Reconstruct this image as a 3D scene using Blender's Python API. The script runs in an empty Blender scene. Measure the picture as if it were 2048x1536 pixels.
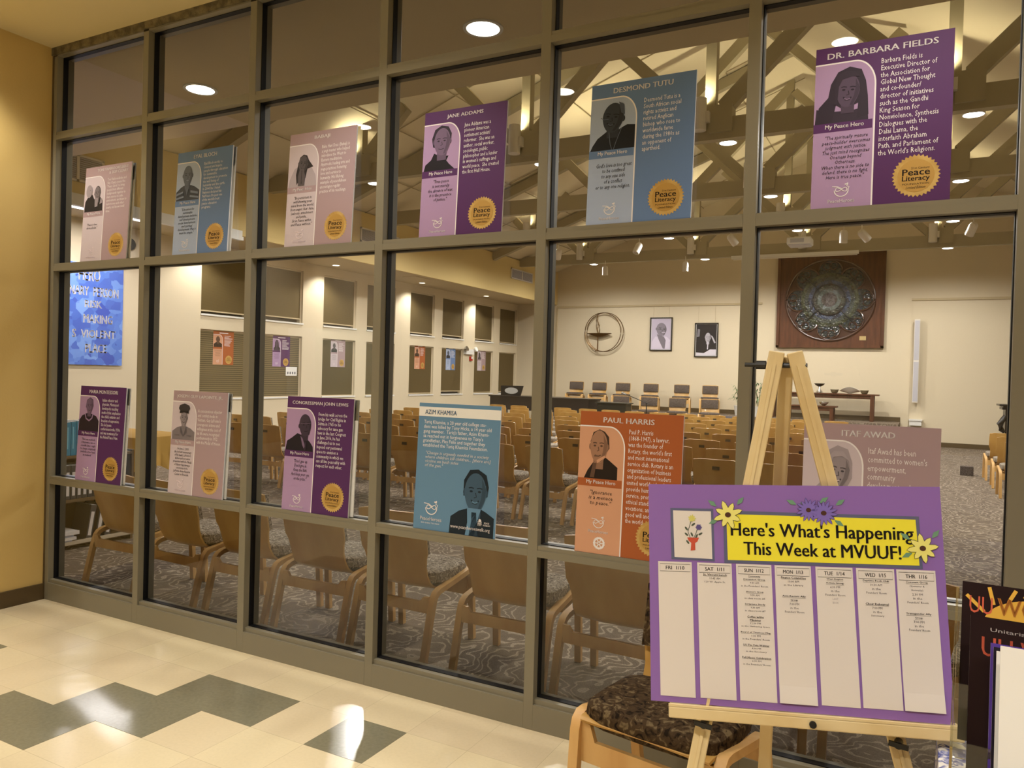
import bpy, math, random
from mathutils import Vector, Matrix
random.seed(7)
PI = math.pi
sc = bpy.context.scene
COL = sc.collection

# ------------------------------------------------------------------ camera, world, exposure
cd = bpy.data.cameras.new('camera'); cam = bpy.data.objects.new('camera', cd); COL.objects.link(cam)
cd.sensor_width = 36.0; cd.lens = 1540.0 / 2048.0 * 36.0; cd.clip_start = .05; cd.clip_end = 200
yaw, pitch, roll = 0.4884, -0.0129, 0.0272
f0 = Vector((-math.sin(yaw)*math.cos(pitch), math.cos(yaw)*math.cos(pitch), math.sin(pitch)))
r0 = Vector((math.cos(yaw), math.sin(yaw), 0)); u0 = r0.cross(f0)
rr = math.cos(roll)*r0 + math.sin(roll)*u0; uu = -math.sin(roll)*r0 + math.cos(roll)*u0
m3 = Matrix((rr, uu, -f0)).transposed()
cam.matrix_world = Matrix.Translation((5.087, -3.079, 1.587)) @ m3.to_4x4()
sc.camera = cam
wd = bpy.data.worlds.new('world'); sc.world = wd; wd.use_nodes = True
wd.node_tree.nodes['Background'].inputs[0].default_value = (.02, .018, .015, 1)
wd.node_tree.nodes['Background'].inputs[1].default_value = .3
vs = sc.view_settings
vs.view_transform = 'Standard'; vs.look = 'None'; vs.gamma = 1; vs.use_curve_mapping = False
vs.exposure = 0.0
sc.cycles.max_bounces = 7; sc.cycles.diffuse_bounces = 3; sc.cycles.glossy_bounces = 3
sc.cycles.transmission_bounces = 4; sc.cycles.transparent_max_bounces = 10
sc.cycles.sample_clamp_indirect = 4.0; sc.cycles.caustics_reflective = False; sc.cycles.caustics_refractive = False

# light levels (watts)
W_LOBBY, W_PEND, W_UP, W_SOFFIT, W_ALCOVE, W_MAIN = 120, 410, 120, 120, 75, 330
WARM = (1.0, .955, .88); HALL = (1.0, .965, .91); UPC = (1.0, .87, .56); COOL = (1.0, .95, .95)

# ------------------------------------------------------------------ materials
def lin(c):
    c /= 255.0
    return c/12.92 if c <= .04045 else ((c+.055)/1.055)**2.4
def S(r, g, b): return (lin(r), lin(g), lin(b))
MATS = {}
def mat(key, col, rough=.6, metal=0.0, spec=.4, emit=0, bump=None, noise=None, coat=0):
    """col: linear rgb; noise=(scale, second colour, detail) mixes a second colour; bump=(scale, strength)"""
    if key in MATS: return MATS[key]
    m = bpy.data.materials.new(key); m.use_nodes = True; nt = m.node_tree; b = nt.nodes['Principled BSDF']
    b.inputs['Base Color'].default_value = (*col, 1); b.inputs['Roughness'].default_value = rough
    b.inputs['Metallic'].default_value = metal; b.inputs['Specular IOR Level'].default_value = spec
    if coat: b.inputs['Coat Weight'].default_value = coat
    if emit:
        b.inputs['Emission Color'].default_value = (*col, 1); b.inputs['Emission Strength'].default_value = emit
    if noise or bump:
        tc = nt.nodes.new('ShaderNodeTexCoord')
    if noise:
        n = nt.nodes.new('ShaderNodeTexNoise'); n.inputs['Scale'].default_value = noise[0]; n.inputs['Detail'].default_value = noise[2] if len(noise) > 2 else 3
        mp = nt.nodes.new('ShaderNodeMapping'); mp.inputs['Scale'].default_value = noise[3] if len(noise) > 3 else (1, 1, 1)
        nt.links.new(tc.outputs['Object'], mp.inputs['Vector']); nt.links.new(mp.outputs['Vector'], n.inputs['Vector'])
        rp = nt.nodes.new('ShaderNodeValToRGB'); rp.color_ramp.elements[0].position = .4; rp.color_ramp.elements[1].position = .62
        rp.color_ramp.elements[0].color = (*col, 1); rp.color_ramp.elements[1].color = (*noise[1], 1)
        nt.links.new(n.outputs['Fac'], rp.inputs['Fac']); nt.links.new(rp.outputs['Color'], b.inputs['Base Color'])
    if bump:
        n2 = nt.nodes.new('ShaderNodeTexNoise'); n2.inputs['Scale'].default_value = bump[0]; n2.inputs['Detail'].default_value = 4
        nt.links.new(tc.outputs['Object'], n2.inputs['Vector'])
        bp = nt.nodes.new('ShaderNodeBump'); bp.inputs['Strength'].default_value = bump[1]; bp.inputs['Distance'].default_value = .02
        nt.links.new(n2.outputs['Fac'], bp.inputs['Height']); nt.links.new(bp.outputs['Normal'], b.inputs['Normal'])
    MATS[key] = m
    return m
def flat(col, rough=.55):
    k = 'print_%03d_%03d_%03d' % tuple(int(min(c, 1)*999) for c in col)
    return mat(k, col, rough, spec=.25)

WALLC = S(206, 190, 160)
M = {}
M['hallwall'] = mat('hall_wall_paint', S(212, 198, 170), .7, bump=(60, .05))
M['fascia'] = mat('fascia_paint', S(214, 190, 130), .7)
M['soffit'] = mat('soffit_paint', S(190, 172, 138), .75)
M['nearceil'] = mat('near_ceiling_paint', S(212, 196, 164), .8)
M['nearceil_mirrored'] = mat('near_ceiling_painted_reflection', S(228, 214, 200), .8)  # lighter tint paints in the lobby wall's reflection in the glass
M['deck'] = mat('roof_deck', S(222, 210, 182), .8)
M['truss'] = mat('truss_paint', S(162, 152, 126), .6)
M['lobwall'] = mat('lobby_wall_paint', S(206, 177, 110), .75, bump=(80, .04))
M['lobceil'] = mat('lobby_ceiling_paint', S(214, 198, 152), .8)
M['lobback'] = mat('lobby_back_wall', S(206, 186, 146), .8)
M['base'] = mat('dark_base', S(84, 68, 42), .5)
M['frame'] = mat('frame_paint', S(126, 119, 100), .38, spec=.5, bump=(300, .03))
M['plaster'] = mat('rough_plaster', S(120, 108, 80), .8, bump=(25, .9), noise=(18, S(84, 76, 56)))
M['gasket'] = mat('black_gasket', (.006, .006, .007), .5, spec=.2)
M['white'] = mat('white_paint', S(226, 224, 218), .5)
M['whitemetal'] = mat('white_metal', S(222, 216, 206), .4)
M['black'] = mat('black_plastic', (.012, .011, .01), .4)
M['ebony'] = mat('black_lacquer', (.016, .013, .012), .3, spec=.5)
M['blind'] = None
M['pine'] = mat('pine_wood', S(222, 200, 152), .5, noise=(6, S(212, 186, 134), 3, (1, 1, 1)))
M['ply'] = mat('birch_plywood', S(196, 155, 86), .34, spec=.5, noise=(5, S(184, 140, 70), 4, (1, 1, .25)), coat=.15)
M['bent'] = mat('bent_beech', S(210, 168, 106), .38, spec=.5, noise=(9, S(198, 152, 90), 3, (1, 1, .2)))
M['walnut'] = mat('walnut', S(92, 54, 32), .4, noise=(5, S(74, 42, 24), 4, (3, 1, .4)))
M['chrome'] = mat('brushed_steel', (.6, .6, .6), .25, 1.0)
M['gold'] = mat('gold_foil', S(206, 172, 104), .42, .25, noise=(14, S(186, 148, 78)))
M['goldin'] = mat('gold_foil_ring', S(188, 148, 76), .45, .25)
M['ink'] = flat(S(30, 24, 24)); M['paper'] = flat(S(222, 214, 208)); M['brightpaper'] = flat(S(232, 230, 226))
M['edge'] = flat(S(226, 226, 230)); M['texwhite'] = flat(S(232, 226, 226))

def emis(key, col, st):
    m = bpy.data.materials.new(key); m.use_nodes = True; nt = m.node_tree; nt.nodes.clear()
    e = nt.nodes.new('ShaderNodeEmission'); e.inputs[0].default_value = (*col, 1); e.inputs[1].default_value = st
    o = nt.nodes.new('ShaderNodeOutputMaterial'); nt.links.new(e.outputs[0], o.inputs[0]); return m
M['strip'] = emis('strip_lens', (1, .97, .95), 3.5); M['lensw'] = emis('warm_lens', (1, .95, .8), 22); M['lensh'] = emis('hall_lens', (1, .97, .95), 14); M['lenss'] = emis('soffit_lens', (1, .93, .74), 9)

def glass(key, tint, ior):
    m = bpy.data.materials.new(key); m.use_nodes = True; nt = m.node_tree; nt.nodes.clear()
    t = nt.nodes.new('ShaderNodeBsdfTransparent'); t.inputs[0].default_value = (*tint, 1)
    g = nt.nodes.new('ShaderNodeBsdfGlossy'); g.inputs['Roughness'].default_value = 0.0; g.inputs[0].default_value = (1, 1, 1, 1)
    fr = nt.nodes.new('ShaderNodeFresnel'); fr.inputs[0].default_value = ior
    mx = nt.nodes.new('ShaderNodeMixShader'); o = nt.nodes.new('ShaderNodeOutputMaterial')
    nt.links.new(fr.outputs[0], mx.inputs[0]); nt.links.new(t.outputs[0], mx.inputs[1]); nt.links.new(g.outputs[0], mx.inputs[2])
    nt.links.new(mx.outputs[0], o.inputs[0]); return m
M['glass'] = glass('clear_glass', (.97, .975, .965), 1.62)
M['acrylic'] = glass('clear_acrylic', (.90, .90, .87), 1.5)

def node_mat(key, fn):
    m = bpy.data.materials.new(key); m.use_nodes = True; nt = m.node_tree; b = nt.nodes['Principled BSDF']
    tc = nt.nodes.new('ShaderNodeTexCoord')
    fn(nt, b, tc.outputs['Object']); return m
def N(nt, t, **kw):
    n = nt.nodes.new(t)
    for k, v in kw.items():
        if hasattr(n, k): setattr(n, k, v)
        else: n.inputs[k.replace('_', ' ')].default_value = v
    return n
def ramp(nt, src, stops):
    r = nt.nodes.new('ShaderNodeValToRGB'); e = r.color_ramp.elements
    while len(e) < len(stops): e.new(.5)
    for el, (p, c) in zip(e, stops): el.position = p; el.color = (*c, 1)
    nt.links.new(src, r.inputs['Fac']); return r.outputs['Color']
def _carpet(nt, b, v):
    n = N(nt, 'ShaderNodeTexNoise', Scale=2.6, Detail=2.0); nt.links.new(v, n.inputs['Vector'])
    mx = nt.nodes.new('ShaderNodeVectorMath'); mx.operation = 'SCALE'; mx.inputs['Scale'].default_value = 1.1
    nt.links.new(n.outputs['Color'], mx.inputs[0])
    ad = nt.nodes.new('ShaderNodeVectorMath'); ad.operation = 'ADD'; nt.links.new(v, ad.inputs[0]); nt.links.new(mx.outputs[0], ad.inputs[1])
    w = N(nt, 'ShaderNodeTexWave', Scale=3.4, Distortion=5.5, Detail=1.0); w.inputs['Detail Scale'].default_value = 2.2
    nt.links.new(ad.outputs[0], w.inputs['Vector'])
    c1 = ramp(nt, w.outputs['Fac'], [(.0, S(104, 92, 80)), (.86, S(112, 99, 86)), (.93, S(168, 155, 138)), (1, S(150, 138, 122))])
    n2 = N(nt, 'ShaderNodeTexNoise', Scale=140.0, Detail=2.0); nt.links.new(v, n2.inputs['Vector'])
    mm = nt.nodes.new('ShaderNodeMix'); mm.data_type = 'RGBA'; mm.blend_type = 'MULTIPLY'; mm.inputs[0].default_value = .7
    nt.links.new(c1, mm.inputs[6]); nt.links.new(ramp(nt, n2.outputs['Fac'], [(.35, (.55, .55, .55)), (.65, (1.25, 1.25, 1.25))]), mm.inputs[7])
    nt.links.new(mm.outputs[2], b.inputs['Base Color']); b.inputs['Roughness'].default_value = .95; b.inputs['Specular IOR Level'].default_value = .1
M['carpet'] = node_mat('swirl_carpet', _carpet)
def _fabric(dark, mid, light, sc_):
    def fn(nt, b, v):
        n = N(nt, 'ShaderNodeTexNoise', Scale=sc_, Detail=3.0, Distortion=1.2); nt.links.new(v, n.inputs['Vector'])
        nt.links.new(ramp(nt, n.outputs['Fac'], [(.36, dark), (.48, mid), (.56, mid), (.66, light)]), b.inputs['Base Color'])
        b.inputs['Roughness'].default_value = .95; b.inputs['Specular IOR Level'].default_value = .1
    return fn
M['fab_grey'] = node_mat('grey_speckled_fabric', _fabric(S(74, 66, 58), S(136, 126, 114), S(196, 186, 170), 55))
M['fab_dark'] = node_mat('brown_mottled_fabric', _fabric(S(30, 22, 14), S(66, 51, 34), S(108, 92, 66), 34))
M['fab_stage'] = node_mat('charcoal_fabric', _fabric(S(66, 58, 52), S(86, 76, 70), S(116, 106, 98), 60))
def _blind(nt, b, v):
    w = N(nt, 'ShaderNodeTexWave', Scale=14.0, bands_direction='Z'); nt.links.new(v, w.inputs['Vector'])
    nt.links.new(ramp(nt, w.outputs['Fac'], [(0, S(80, 66, 32)), (1, S(90, 74, 38))]), b.inputs['Base Color']); b.inputs['Roughness'].default_value = .9
M['blind'] = node_mat('olive_blind', _blind)
def _mini(nt, b, v):
    w = N(nt, 'ShaderNodeTexWave', Scale=8.0, bands_direction='Z'); nt.links.new(v, w.inputs['Vector'])
    nt.links.new(ramp(nt, w.outputs['Fac'], [(.2, S(72, 60, 32)), (.7, S(120, 106, 70))]), b.inputs['Base Color']); b.inputs['Roughness'].default_value = .7
M['mini'] = node_mat('slatted_blind', _mini)
def _tile(nt, b, v):
    # 0.31 m tiles, thin joints, faint mottling; per-tile tint
    br = N(nt, 'ShaderNodeTexBrick', offset=0.0, squash=1.0)
    for k, val in (('Scale', 1.0), ('Mortar Size', .0012), ('Mortar Smooth', .2), ('Bias', 0.0), ('Brick Width', .31), ('Row Height', .31)): br.inputs[k].default_value = val
    br.inputs['Color1'].default_value = (*S(226, 210, 172), 1); br.inputs['Color2'].default_value = (*S(218, 200, 166), 1); br.inputs['Mortar'].default_value = (*S(196, 180, 146), 1)
    nt.links.new(v, br.inputs['Vector'])
    n = N(nt, 'ShaderNodeTexNoise', Scale=70.0, Detail=4.0); nt.links.new(v, n.inputs['Vector'])
    mm = nt.nodes.new('ShaderNodeMix'); mm.data_type = 'RGBA'; mm.blend_type = 'MULTIPLY'; mm.inputs[0].default_value = .35
    nt.links.new(br.outputs['Color'], mm.inputs[6]); nt.links.new(ramp(nt, n.outputs['Fac'], [(.3, (.92, .92, .92)), (.6, (1.03, 1.03, 1.03))]), mm.inputs[7])
    nt.links.new(mm.outputs[2], b.inputs['Base Color'])
    n3 = N(nt, 'ShaderNodeTexNoise', Scale=2.2, Detail=3.0); nt.links.new(v, n3.inputs['Vector'])
    nt.links.new(ramp(nt, n3.outputs['Fac'], [(.35, (.10, .10, .10)), (.65, (.24, .24, .24))]), b.inputs['Roughness'])
    n4 = N(nt, 'ShaderNodeTexNoise', Scale=6.0, Detail=2.0); nt.links.new(v, n4.inputs['Vector'])
    bp = N(nt, 'ShaderNodeBump', Strength=.05, Distance=.02); nt.links.new(n4.outputs['Fac'], bp.inputs['Height']); nt.links.new(bp.outputs['Normal'], b.inputs['Normal'])
    b.inputs['Specular IOR Level'].default_value = .5
M['tile'] = node_mat('cream_vinyl_tile', _tile)
def _dtile(nt, b, v):
    n = N(nt, 'ShaderNodeTexNoise', Scale=60.0, Detail=4.0); nt.links.new(v, n.inputs['Vector'])
    nt.links.new(ramp(nt, n.outputs['Fac'], [(.35, S(124, 120, 98)), (.65, S(132, 127, 105))]), b.inputs['Base Color']); b.inputs['Roughness'].default_value = .16
M['dtile'] = node_mat('grey_vinyl_tile', _dtile)
def _toile(nt, b, v):
    n = N(nt, 'ShaderNodeTexNoise', Scale=26.0, Detail=3.0, Distortion=1.6); nt.links.new(v, n.inputs['Vector'])
    nt.links.new(ramp(nt, n.outputs['Fac'], [(.38, S(62, 70, 130)), (.47, S(128, 132, 176)), (.54, S(218, 214, 212)), (.62, S(228, 224, 216))]), b.inputs['Base Color']); b.inputs['Roughness'].default_value = .8
M['toile'] = node_mat('blue_toile_cloth', _toile)
def _facets(nt, b, v):
    vo = N(nt, 'ShaderNodeTexVoronoi', Scale=7.0); vo.distance = 'MANHATTAN'; nt.links.new(v, vo.inputs['Vector'])
    nt.links.new(ramp(nt, vo.outputs['Color'], [(.1, S(46, 80, 186)), (.5, S(76, 120, 212)), (.9, S(118, 160, 232))]), b.inputs['Base Color']); b.inputs['Roughness'].default_value = .5
M['facets'] = node_mat('blue_facet_print', _facets)
def _mosaic(nt, b, v):
    vo = N(nt, 'ShaderNodeTexVoronoi', Scale=16.0); nt.links.new(v, vo.inputs['Vector'])
    nt.links.new(ramp(nt, vo.outputs['Color'], [(.1, S(20, 24, 28)), (.4, S(38, 46, 50)), (.6, S(50, 54, 46)), (.9, S(58, 66, 78))]), b.inputs['Base Color'])
    bp = N(nt, 'ShaderNodeBump', Strength=.8, Distance=.03); nt.links.new(vo.outputs['Distance'], bp.inputs['Height']); nt.links.new(bp.outputs['Normal'], b.inputs['Normal'])
    b.inputs['Roughness'].default_value = .12
M['mosaic'] = node_mat('slumped_glass_mosaic', _mosaic)

# ------------------------------------------------------------------ mesh builder
class G:
    def __init__(s): s.v = []; s.f = []; s.m = Matrix.Identity(4)
    def at(s, m): s.m = m; return s
    def add(s, vs_, fs):
        o = len(s.v)
        s.v += [tuple(s.m @ Vector(p)) for p in vs_]; s.f += [tuple(o+i for i in q) for q in fs]; return s
    def box(s, x0, x1, y0, y1, z0, z1):
        return s.add([(x0,y0,z0),(x1,y0,z0),(x1,y1,z0),(x0,y1,z0),(x0,y0,z1),(x1,y0,z1),(x1,y1,z1),(x0,y1,z1)],
                     [(0,3,2,1),(4,5,6,7),(0,1,5,4),(1,2,6,5),(2,3,7,6),(3,0,4,7)])
    def bar(s, a, b, w, h, up=(0,0,1)):
        """rectangular bar from a to b, w across, h along 'up'"""
        a, b = Vector(a), Vector(b); d = (b-a).normalized(); u = Vector(up); r = d.cross(u)
        if r.length < 1e-5: r = d.cross(Vector((1,0,0)))
        r.normalize(); u = r.cross(d).normalized(); r = r*w/2; u = u*h/2
        p = [a-r-u, a+r-u, a+r+u, a-r+u, b-r-u, b+r-u, b+r+u, b-r+u]
        return s.add([tuple(q) for q in p], [(3,2,1,0),(4,5,6,7),(0,1,5,4),(1,2,6,5),(2,3,7,6),(3,0,4,7)])
    def xz(s, pts, y0, y1=None):
        """polygon in the xz plane (anticlockwise seen from -y), facing -y; extruded to y1"""
        n = len(pts); 
        if y1 is None: return s.add([(x,y0,z) for x,z in pts], [tuple(range(n))])
        return s.add([(x,y0,z) for x,z in pts]+[(x,y1,z) for x,z in pts],
                     [tuple(range(n)), tuple(range(2*n-1,n-1,-1))]+[(i,i+n,(i+1)%n+n,(i+1)%n) for i in range(n)])
    def xy(s, pts, z0, z1):
        n = len(pts)
        return s.add([(x,y,z1) for x,y in pts]+[(x,y,z0) for x,y in pts],
                     [tuple(range(n)), tuple(range(2*n-1,n-1,-1))]+[(i,i+n,(i+1)%n+n,(i+1)%n) for i in range(n)])
    def tube(s, pts, r, n=8, closed=False):
        pts = [Vector(p) for p in pts]; rings = []; k = len(pts)
        for i, p in enumerate(pts):
            if closed: d = (pts[(i+1)%k]-pts[i-1]).normalized()
            else: d = (pts[min(i+1,k-1)]-pts[max(i-1,0)]).normalized()
            a = d.cross(Vector((0,0,1)))
            if a.length < 1e-4: a = d.cross(Vector((1,0,0)))
            a.normalize(); b = d.cross(a); q = r[i] if isinstance(r, (list,tuple)) else r
            rings.append([tuple(p+(a*math.cos(t)+b*math.sin(t))*q) for t in [2*PI*j/n for j in range(n)]])
        vs_ = [p for g in rings for p in g]; fs = []
        for i in range(k if closed else k-1):
            i2 = (i+1) % k
            for j in range(n): fs.append((i*n+j, i*n+(j+1)%n, i2*n+(j+1)%n, i2*n+j))
        if not closed: fs += [tuple(range(n-1,-1,-1)), tuple((k-1)*n+j for j in range(n))]
        return s.add(vs_, fs)
    def lathe(s, prof, n=24, c=(0,0,0)):
        vs_ = []; fs = []; k = len(prof)
        for r, z in prof: vs_ += [(c[0]+r*math.cos(2*PI*j/n), c[1]+r*math.sin(2*PI*j/n), c[2]+z) for j in range(n)]
        for i in range(k-1):
            for j in range(n): fs.append((i*n+j, i*n+(j+1)%n, (i+1)*n+(j+1)%n, (i+1)*n+j))
        if prof[0][0] > 1e-5: fs.append(tuple(range(n-1,-1,-1)))
        if prof[-1][0] > 1e-5: fs.append(tuple((k-1)*n+j for j in range(n)))
        return s.add(vs_, fs)
    def sweep(s, path, w, t):
        """flat strip of thickness t swept along a yz path at x in +-w/2 (bent plywood)"""
        k = len(path); vs_ = []; fs = []
        for i, (x, y, z) in enumerate(path):
            a = Vector(path[max(i-1,0)]); b = Vector(path[min(i+1,k-1)]); d = (b-a).normalized(); nrm = Vector((0,-d.z,d.y))
            ww = w[i] if isinstance(w,(list,tuple)) else w; tt = t[i] if isinstance(t,(list,tuple)) else t
            for sx, sn in ((-1,-1),(1,-1),(1,1),(-1,1)):
                vs_.append((x+sx*ww/2, y+nrm.y*sn*tt/2, z+nrm.z*sn*tt/2))
        for i in range(k-1):
            for j in range(4): fs.append((i*4+j, i*4+(j+1)%4, i*4+4+(j+1)%4, i*4+4+j))
        fs += [(3,2,1,0), tuple((k-1)*4+j for j in range(4))]
        return s.add(vs_, fs)
    def ribbon(s, pts, w, y, closed=False):
        """flat stroke in the xz plane"""
        k = len(pts); L = []; 
        for i in range(k):
            a = pts[(i-1) % k] if closed or i else pts[0]; b = pts[(i+1) % k] if closed or i < k-1 else pts[k-1]
            dx, dz = b[0]-a[0], b[1]-a[1]; l = math.hypot(dx, dz) or 1; L.append((-dz/l*w/2, dx/l*w/2))
        vs_ = []; fs = []
        for (x, z), (nx, nz) in zip(pts, L): vs_ += [(x+nx, y, z+nz), (x-nx, y, z-nz)]
        for i in range(k if closed else k-1):
            j = (i+1) % k; fs.append((2*i, 2*i+1, 2*j+1, 2*j))
        return s.add(vs_, fs)
    def ell(s, cx, cz, rx, rz, y, n=20, rot=0, a0=0, a1=2*PI):
        c, q = math.cos(rot), math.sin(rot); pts = []
        full = abs(a1-a0-2*PI) < 1e-6
        for j in range(n if full else n+1):
            t = a0+(a1-a0)*j/n; x, z = rx*math.cos(t), rz*math.sin(t); pts.append((cx+x*c-z*q, cz+x*q+z*c))
        return s.xz(pts, y)
    def rbox(s, cx, cy, cz, hx, hy, hz, p=4, nu=20, nv=12):
        """rounded cushion (superellipsoid)"""
        vs_ = []; fs = []
        sp = lambda c: math.copysign(abs(c)**(2/p), c)
        for i in range(nv+1):
            v = -PI/2+PI*i/nv
            for j in range(nu):
                u = 2*PI*j/nu
                vs_.append((cx+hx*sp(math.cos(v))*sp(math.cos(u)), cy+hy*sp(math.cos(v))*sp(math.sin(u)), cz+hz*sp(math.sin(v))))
        for i in range(nv):
            for j in range(nu): fs.append((i*nu+j, i*nu+(j+1)%nu, (i+1)*nu+(j+1)%nu, (i+1)*nu+j))
        return s.add(vs_, fs)
    def build(s, name, material, parent=None, smooth=False, label=None, bevel=0):
        me = bpy.data.meshes.new(name); me.from_pydata(s.v, [], s.f); me.update()
        o = bpy.data.objects.new(name, me); COL.objects.link(o); me.materials.append(material)
        if smooth:
            for p in me.polygons: p.use_smooth = True
            me.set_sharp_from_angle(angle=math.radians(40))
        if bevel:
            b = o.modifiers.new('bevel', 'BEVEL'); b.width = bevel; b.segments = 2; b.limit_method = 'ANGLE'
        if parent: o.parent = parent
        if label: o['label'] = label
        return o

def thing(name, label, cat, loc=(0,0,0), rotz=0, group=None, rotx=0):
    o = bpy.data.objects.new(name, None); COL.objects.link(o); o.empty_display_size = .1
    o.location = loc; o.rotation_euler = (rotx, 0, rotz); o['label'] = label; o['category'] = cat
    if group: o['group'] = group
    return o
def tag(o, label, cat, group=None):
    o['label'] = label; o['category'] = cat
    if group: o['group'] = group
    return o
def struct(o): o['kind'] = 'structure'; return o
def dup(root, loc=None, rotz=None, label=None, group=None):
    r = root.copy(); COL.objects.link(r)
    if loc is not None: r.location = loc
    if rotz is not None: r.rotation_euler[2] = rotz
    if label: r['label'] = label
    if group: r['group'] = group
    for ch in list(root.children):
        c = ch.copy(); COL.objects.link(c); c.parent = r
        for g in list(ch.children):
            d = g.copy(); COL.objects.link(d); d.parent = c
    return r
def lamp(kind, name, loc, watts, col, parent=None, size=.08, angle=100, blend=.6, to=(0,0,-1)):
    l = bpy.data.lights.new(name, kind); l.energy = watts; l.color = col
    if kind == 'SPOT': l.spot_size = math.radians(angle); l.spot_blend = blend; l.shadow_soft_size = size
    elif kind == 'POINT': l.shadow_soft_size = size
    o = bpy.data.objects.new(name, l); COL.objects.link(o); o.location = loc
    o.rotation_euler = Vector(to).to_track_quat('-Z', 'Y').to_euler()
    if parent: o.parent = parent
    return o

def text(name, body, x0, x1, z0, z1, material, parent, y, bold=0, italic=0, align='CENTER', keep=False, label=None, res=2):
    """lettering fitted into the box x0..x1, z0..z1 of the parent's xz plane (front is -y)"""
    cu = bpy.data.curves.new(name, 'FONT'); cu.body = body; cu.align_x = align; cu.size = 1; cu.resolution_u = res
    cu.shear = italic; cu.space_line = .95
    tmp = bpy.data.objects.new('tmp_text', cu); COL.objects.link(tmp)
    bpy.context.view_layer.update()
    me = bpy.data.meshes.new_from_object(tmp.evaluated_get(bpy.context.evaluated_depsgraph_get()))
    bpy.data.objects.remove(tmp); bpy.data.curves.remove(cu)
    xs = [v.co.x for v in me.vertices]; ys = [v.co.y for v in me.vertices]
    a, b, c, d = min(xs), max(xs), min(ys), max(ys)
    sx, sz = (x1-x0)/(b-a), (z1-z0)/(d-c)
    if keep: sx = sz = min(sx, sz)
    ox = (x0+x1)/2-(a+b)/2*sx if align == 'CENTER' else x0-a*sx
    for v in me.vertices: v.co = (ox+v.co.x*sx, y, z0+(v.co.y-c)*sz)
    if bold:                                           # heavier strokes: the outline doubled a hair to each side
        import bmesh
        bm = bmesh.new(); bm.from_mesh(me); src = list(bm.verts)+list(bm.edges)+list(bm.faces); d_ = min(bold, .03)*.8*sx
        dupd = bmesh.ops.duplicate(bm, geom=src)['geom']
        for v in bm.verts: v.co.x -= d_
        for v in [e for e in dupd if isinstance(e, bmesh.types.BMVert)]: v.co.x += 2*d_
        bm.to_mesh(me); bm.free()
    me.name = name; me.materials.clear(); me.materials.append(material)
    o = bpy.data.objects.new(name, me); COL.objects.link(o); o.parent = parent
    if label: o['label'] = label
    return o
# ================================================================== SETTING
XW, YW = -6.9, 19.75            # window wall, far wall
XF, ZS, ZF = -5.45, 3.9, 4.93   # aisle fascia, aisle ceiling, fascia top
XR = 10.95
# --- floors
o = G().box(-9.3, 9.3, -31*.31, 0.0, -.05, 0).build('floor_lobby', M['tile']); o.location = (1.28, 0, 0); struct(o)
cells = [(2,-2),(3,-2),(1,-3),(2,-3),(0,-4),(1,-4),(-1,-5),(0,-5),(5,-2),(-3,-3),(-2,-6),(-1,-6),(8,-3),(9,-3)]
for i, j in cells:                                  # darker tiles laid flush in the floor
    o = G().box(1.28+.31*i, 1.28+.31*(i+1), .31*j, .31*(j+1), -.002, .0012).build('floor_tile', M['dtile']); struct(o)
struct(G().box(-7.1, 11.1, 0, 20, -.05, -.001).build('floor_hall', M['carpet']))
# --- lobby shell
struct(G().box(-.16, -.06, -1.69, 0, 0, 3.75).build('wall_left', M['lobwall']))
struct(G().box(-.06, -.045, -1.69, -.002, 0, .105).build('baseboard_left', M['base']))
struct(G().box(-7, 9.6, -1.69, .1, 3.66, 3.76).build('ceiling_lobby', M['lobceil']))
struct(G().box(-7, 9.6, -1.79, -1.69, 3.66, 4.4).build('wall_bulkhead', M['lobceil']))
struct(G().box(-7, 9.6, -9.6, -1.69, 4.3, 4.4).build('ceiling_main', M['lobceil']))
struct(G().box(-7, 9.6, -9.7, -9.6, 0, 4.4).build('wall_back', M['lobback']))
struct(G().box(9.5, 9.6, -9.6, 0, 0, 4.4).build('wall_lobby_right', M['lobwall']))
struct(G().box(-7.1, -7, -9.6, .1, 0, 4.4).build('wall_lobby_far_left', M['lobback']))
struct(G().box(5.48, 9.6, .0, .1, 0, 3.66).build('wall_front', M['lobwall']))
struct(G().box(-7, -.06, .0, .1, 0, 3.66).build('wall_hall_near', M['hallwall']))
# --- hall: ceiling strip behind the glass, gable wall above it, roof
struct(G().box(-.06, XR, .12, 1.69, 3.66, 3.76).build('ceiling_near', M['nearceil']))
struct(G().box(XW, -.06, .12, 1.69, 3.66, 3.76).build('ceiling_near_left', M['nearceil_mirrored']))  # lighter colour stands in for the mirrored lobby wall
ZR = ZF + .37*(2.7-XF)
struct(G().xz([(XF,3.7),(XR,3.7),(XR,4.93),(2.75,ZR),(XF,ZF)], 1.62, 1.69).build('wall_gable_near', M['hallwall']))
g = G()
for x0, z0, x1, z1 in ((XF-.1, ZF, 2.75, ZR), (2.75, ZR, XR, 4.93)):
    g.add([(x0,1.62,z0),(x1,1.62,z1),(x1,YW+.1,z1),(x0,YW+.1,z0),(x0,1.62,z0+.15),(x1,1.62,z1+.15),(x1,YW+.1,z1+.15),(x0,YW+.1,z0+.15)],
          [(0,3,2,1),(4,5,6,7),(0,1,5,4),(1,2,6,5),(2,3,7,6),(3,0,4,7)])
struct(g.build('ceiling_hall', M['deck']))
g = G()                                               # panel joints of the roof deck
for k in range(1, 9):
    y = 1.7+2.05*k; g.bar((XF, y, ZF-.004), (2.75, y, ZR-.004), .018, .012)
for k in range(1, 7):
    t = k/7; g.bar((XF+t*8.2, 1.7, ZF+t*(ZR-ZF)-.004), (XF+t*8.2, YW, ZF+t*(ZR-ZF)-.004), .018, .012)
struct(g.build('trim_roof_joints', mat('joint_line', S(170, 156, 126), .8)))
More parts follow.
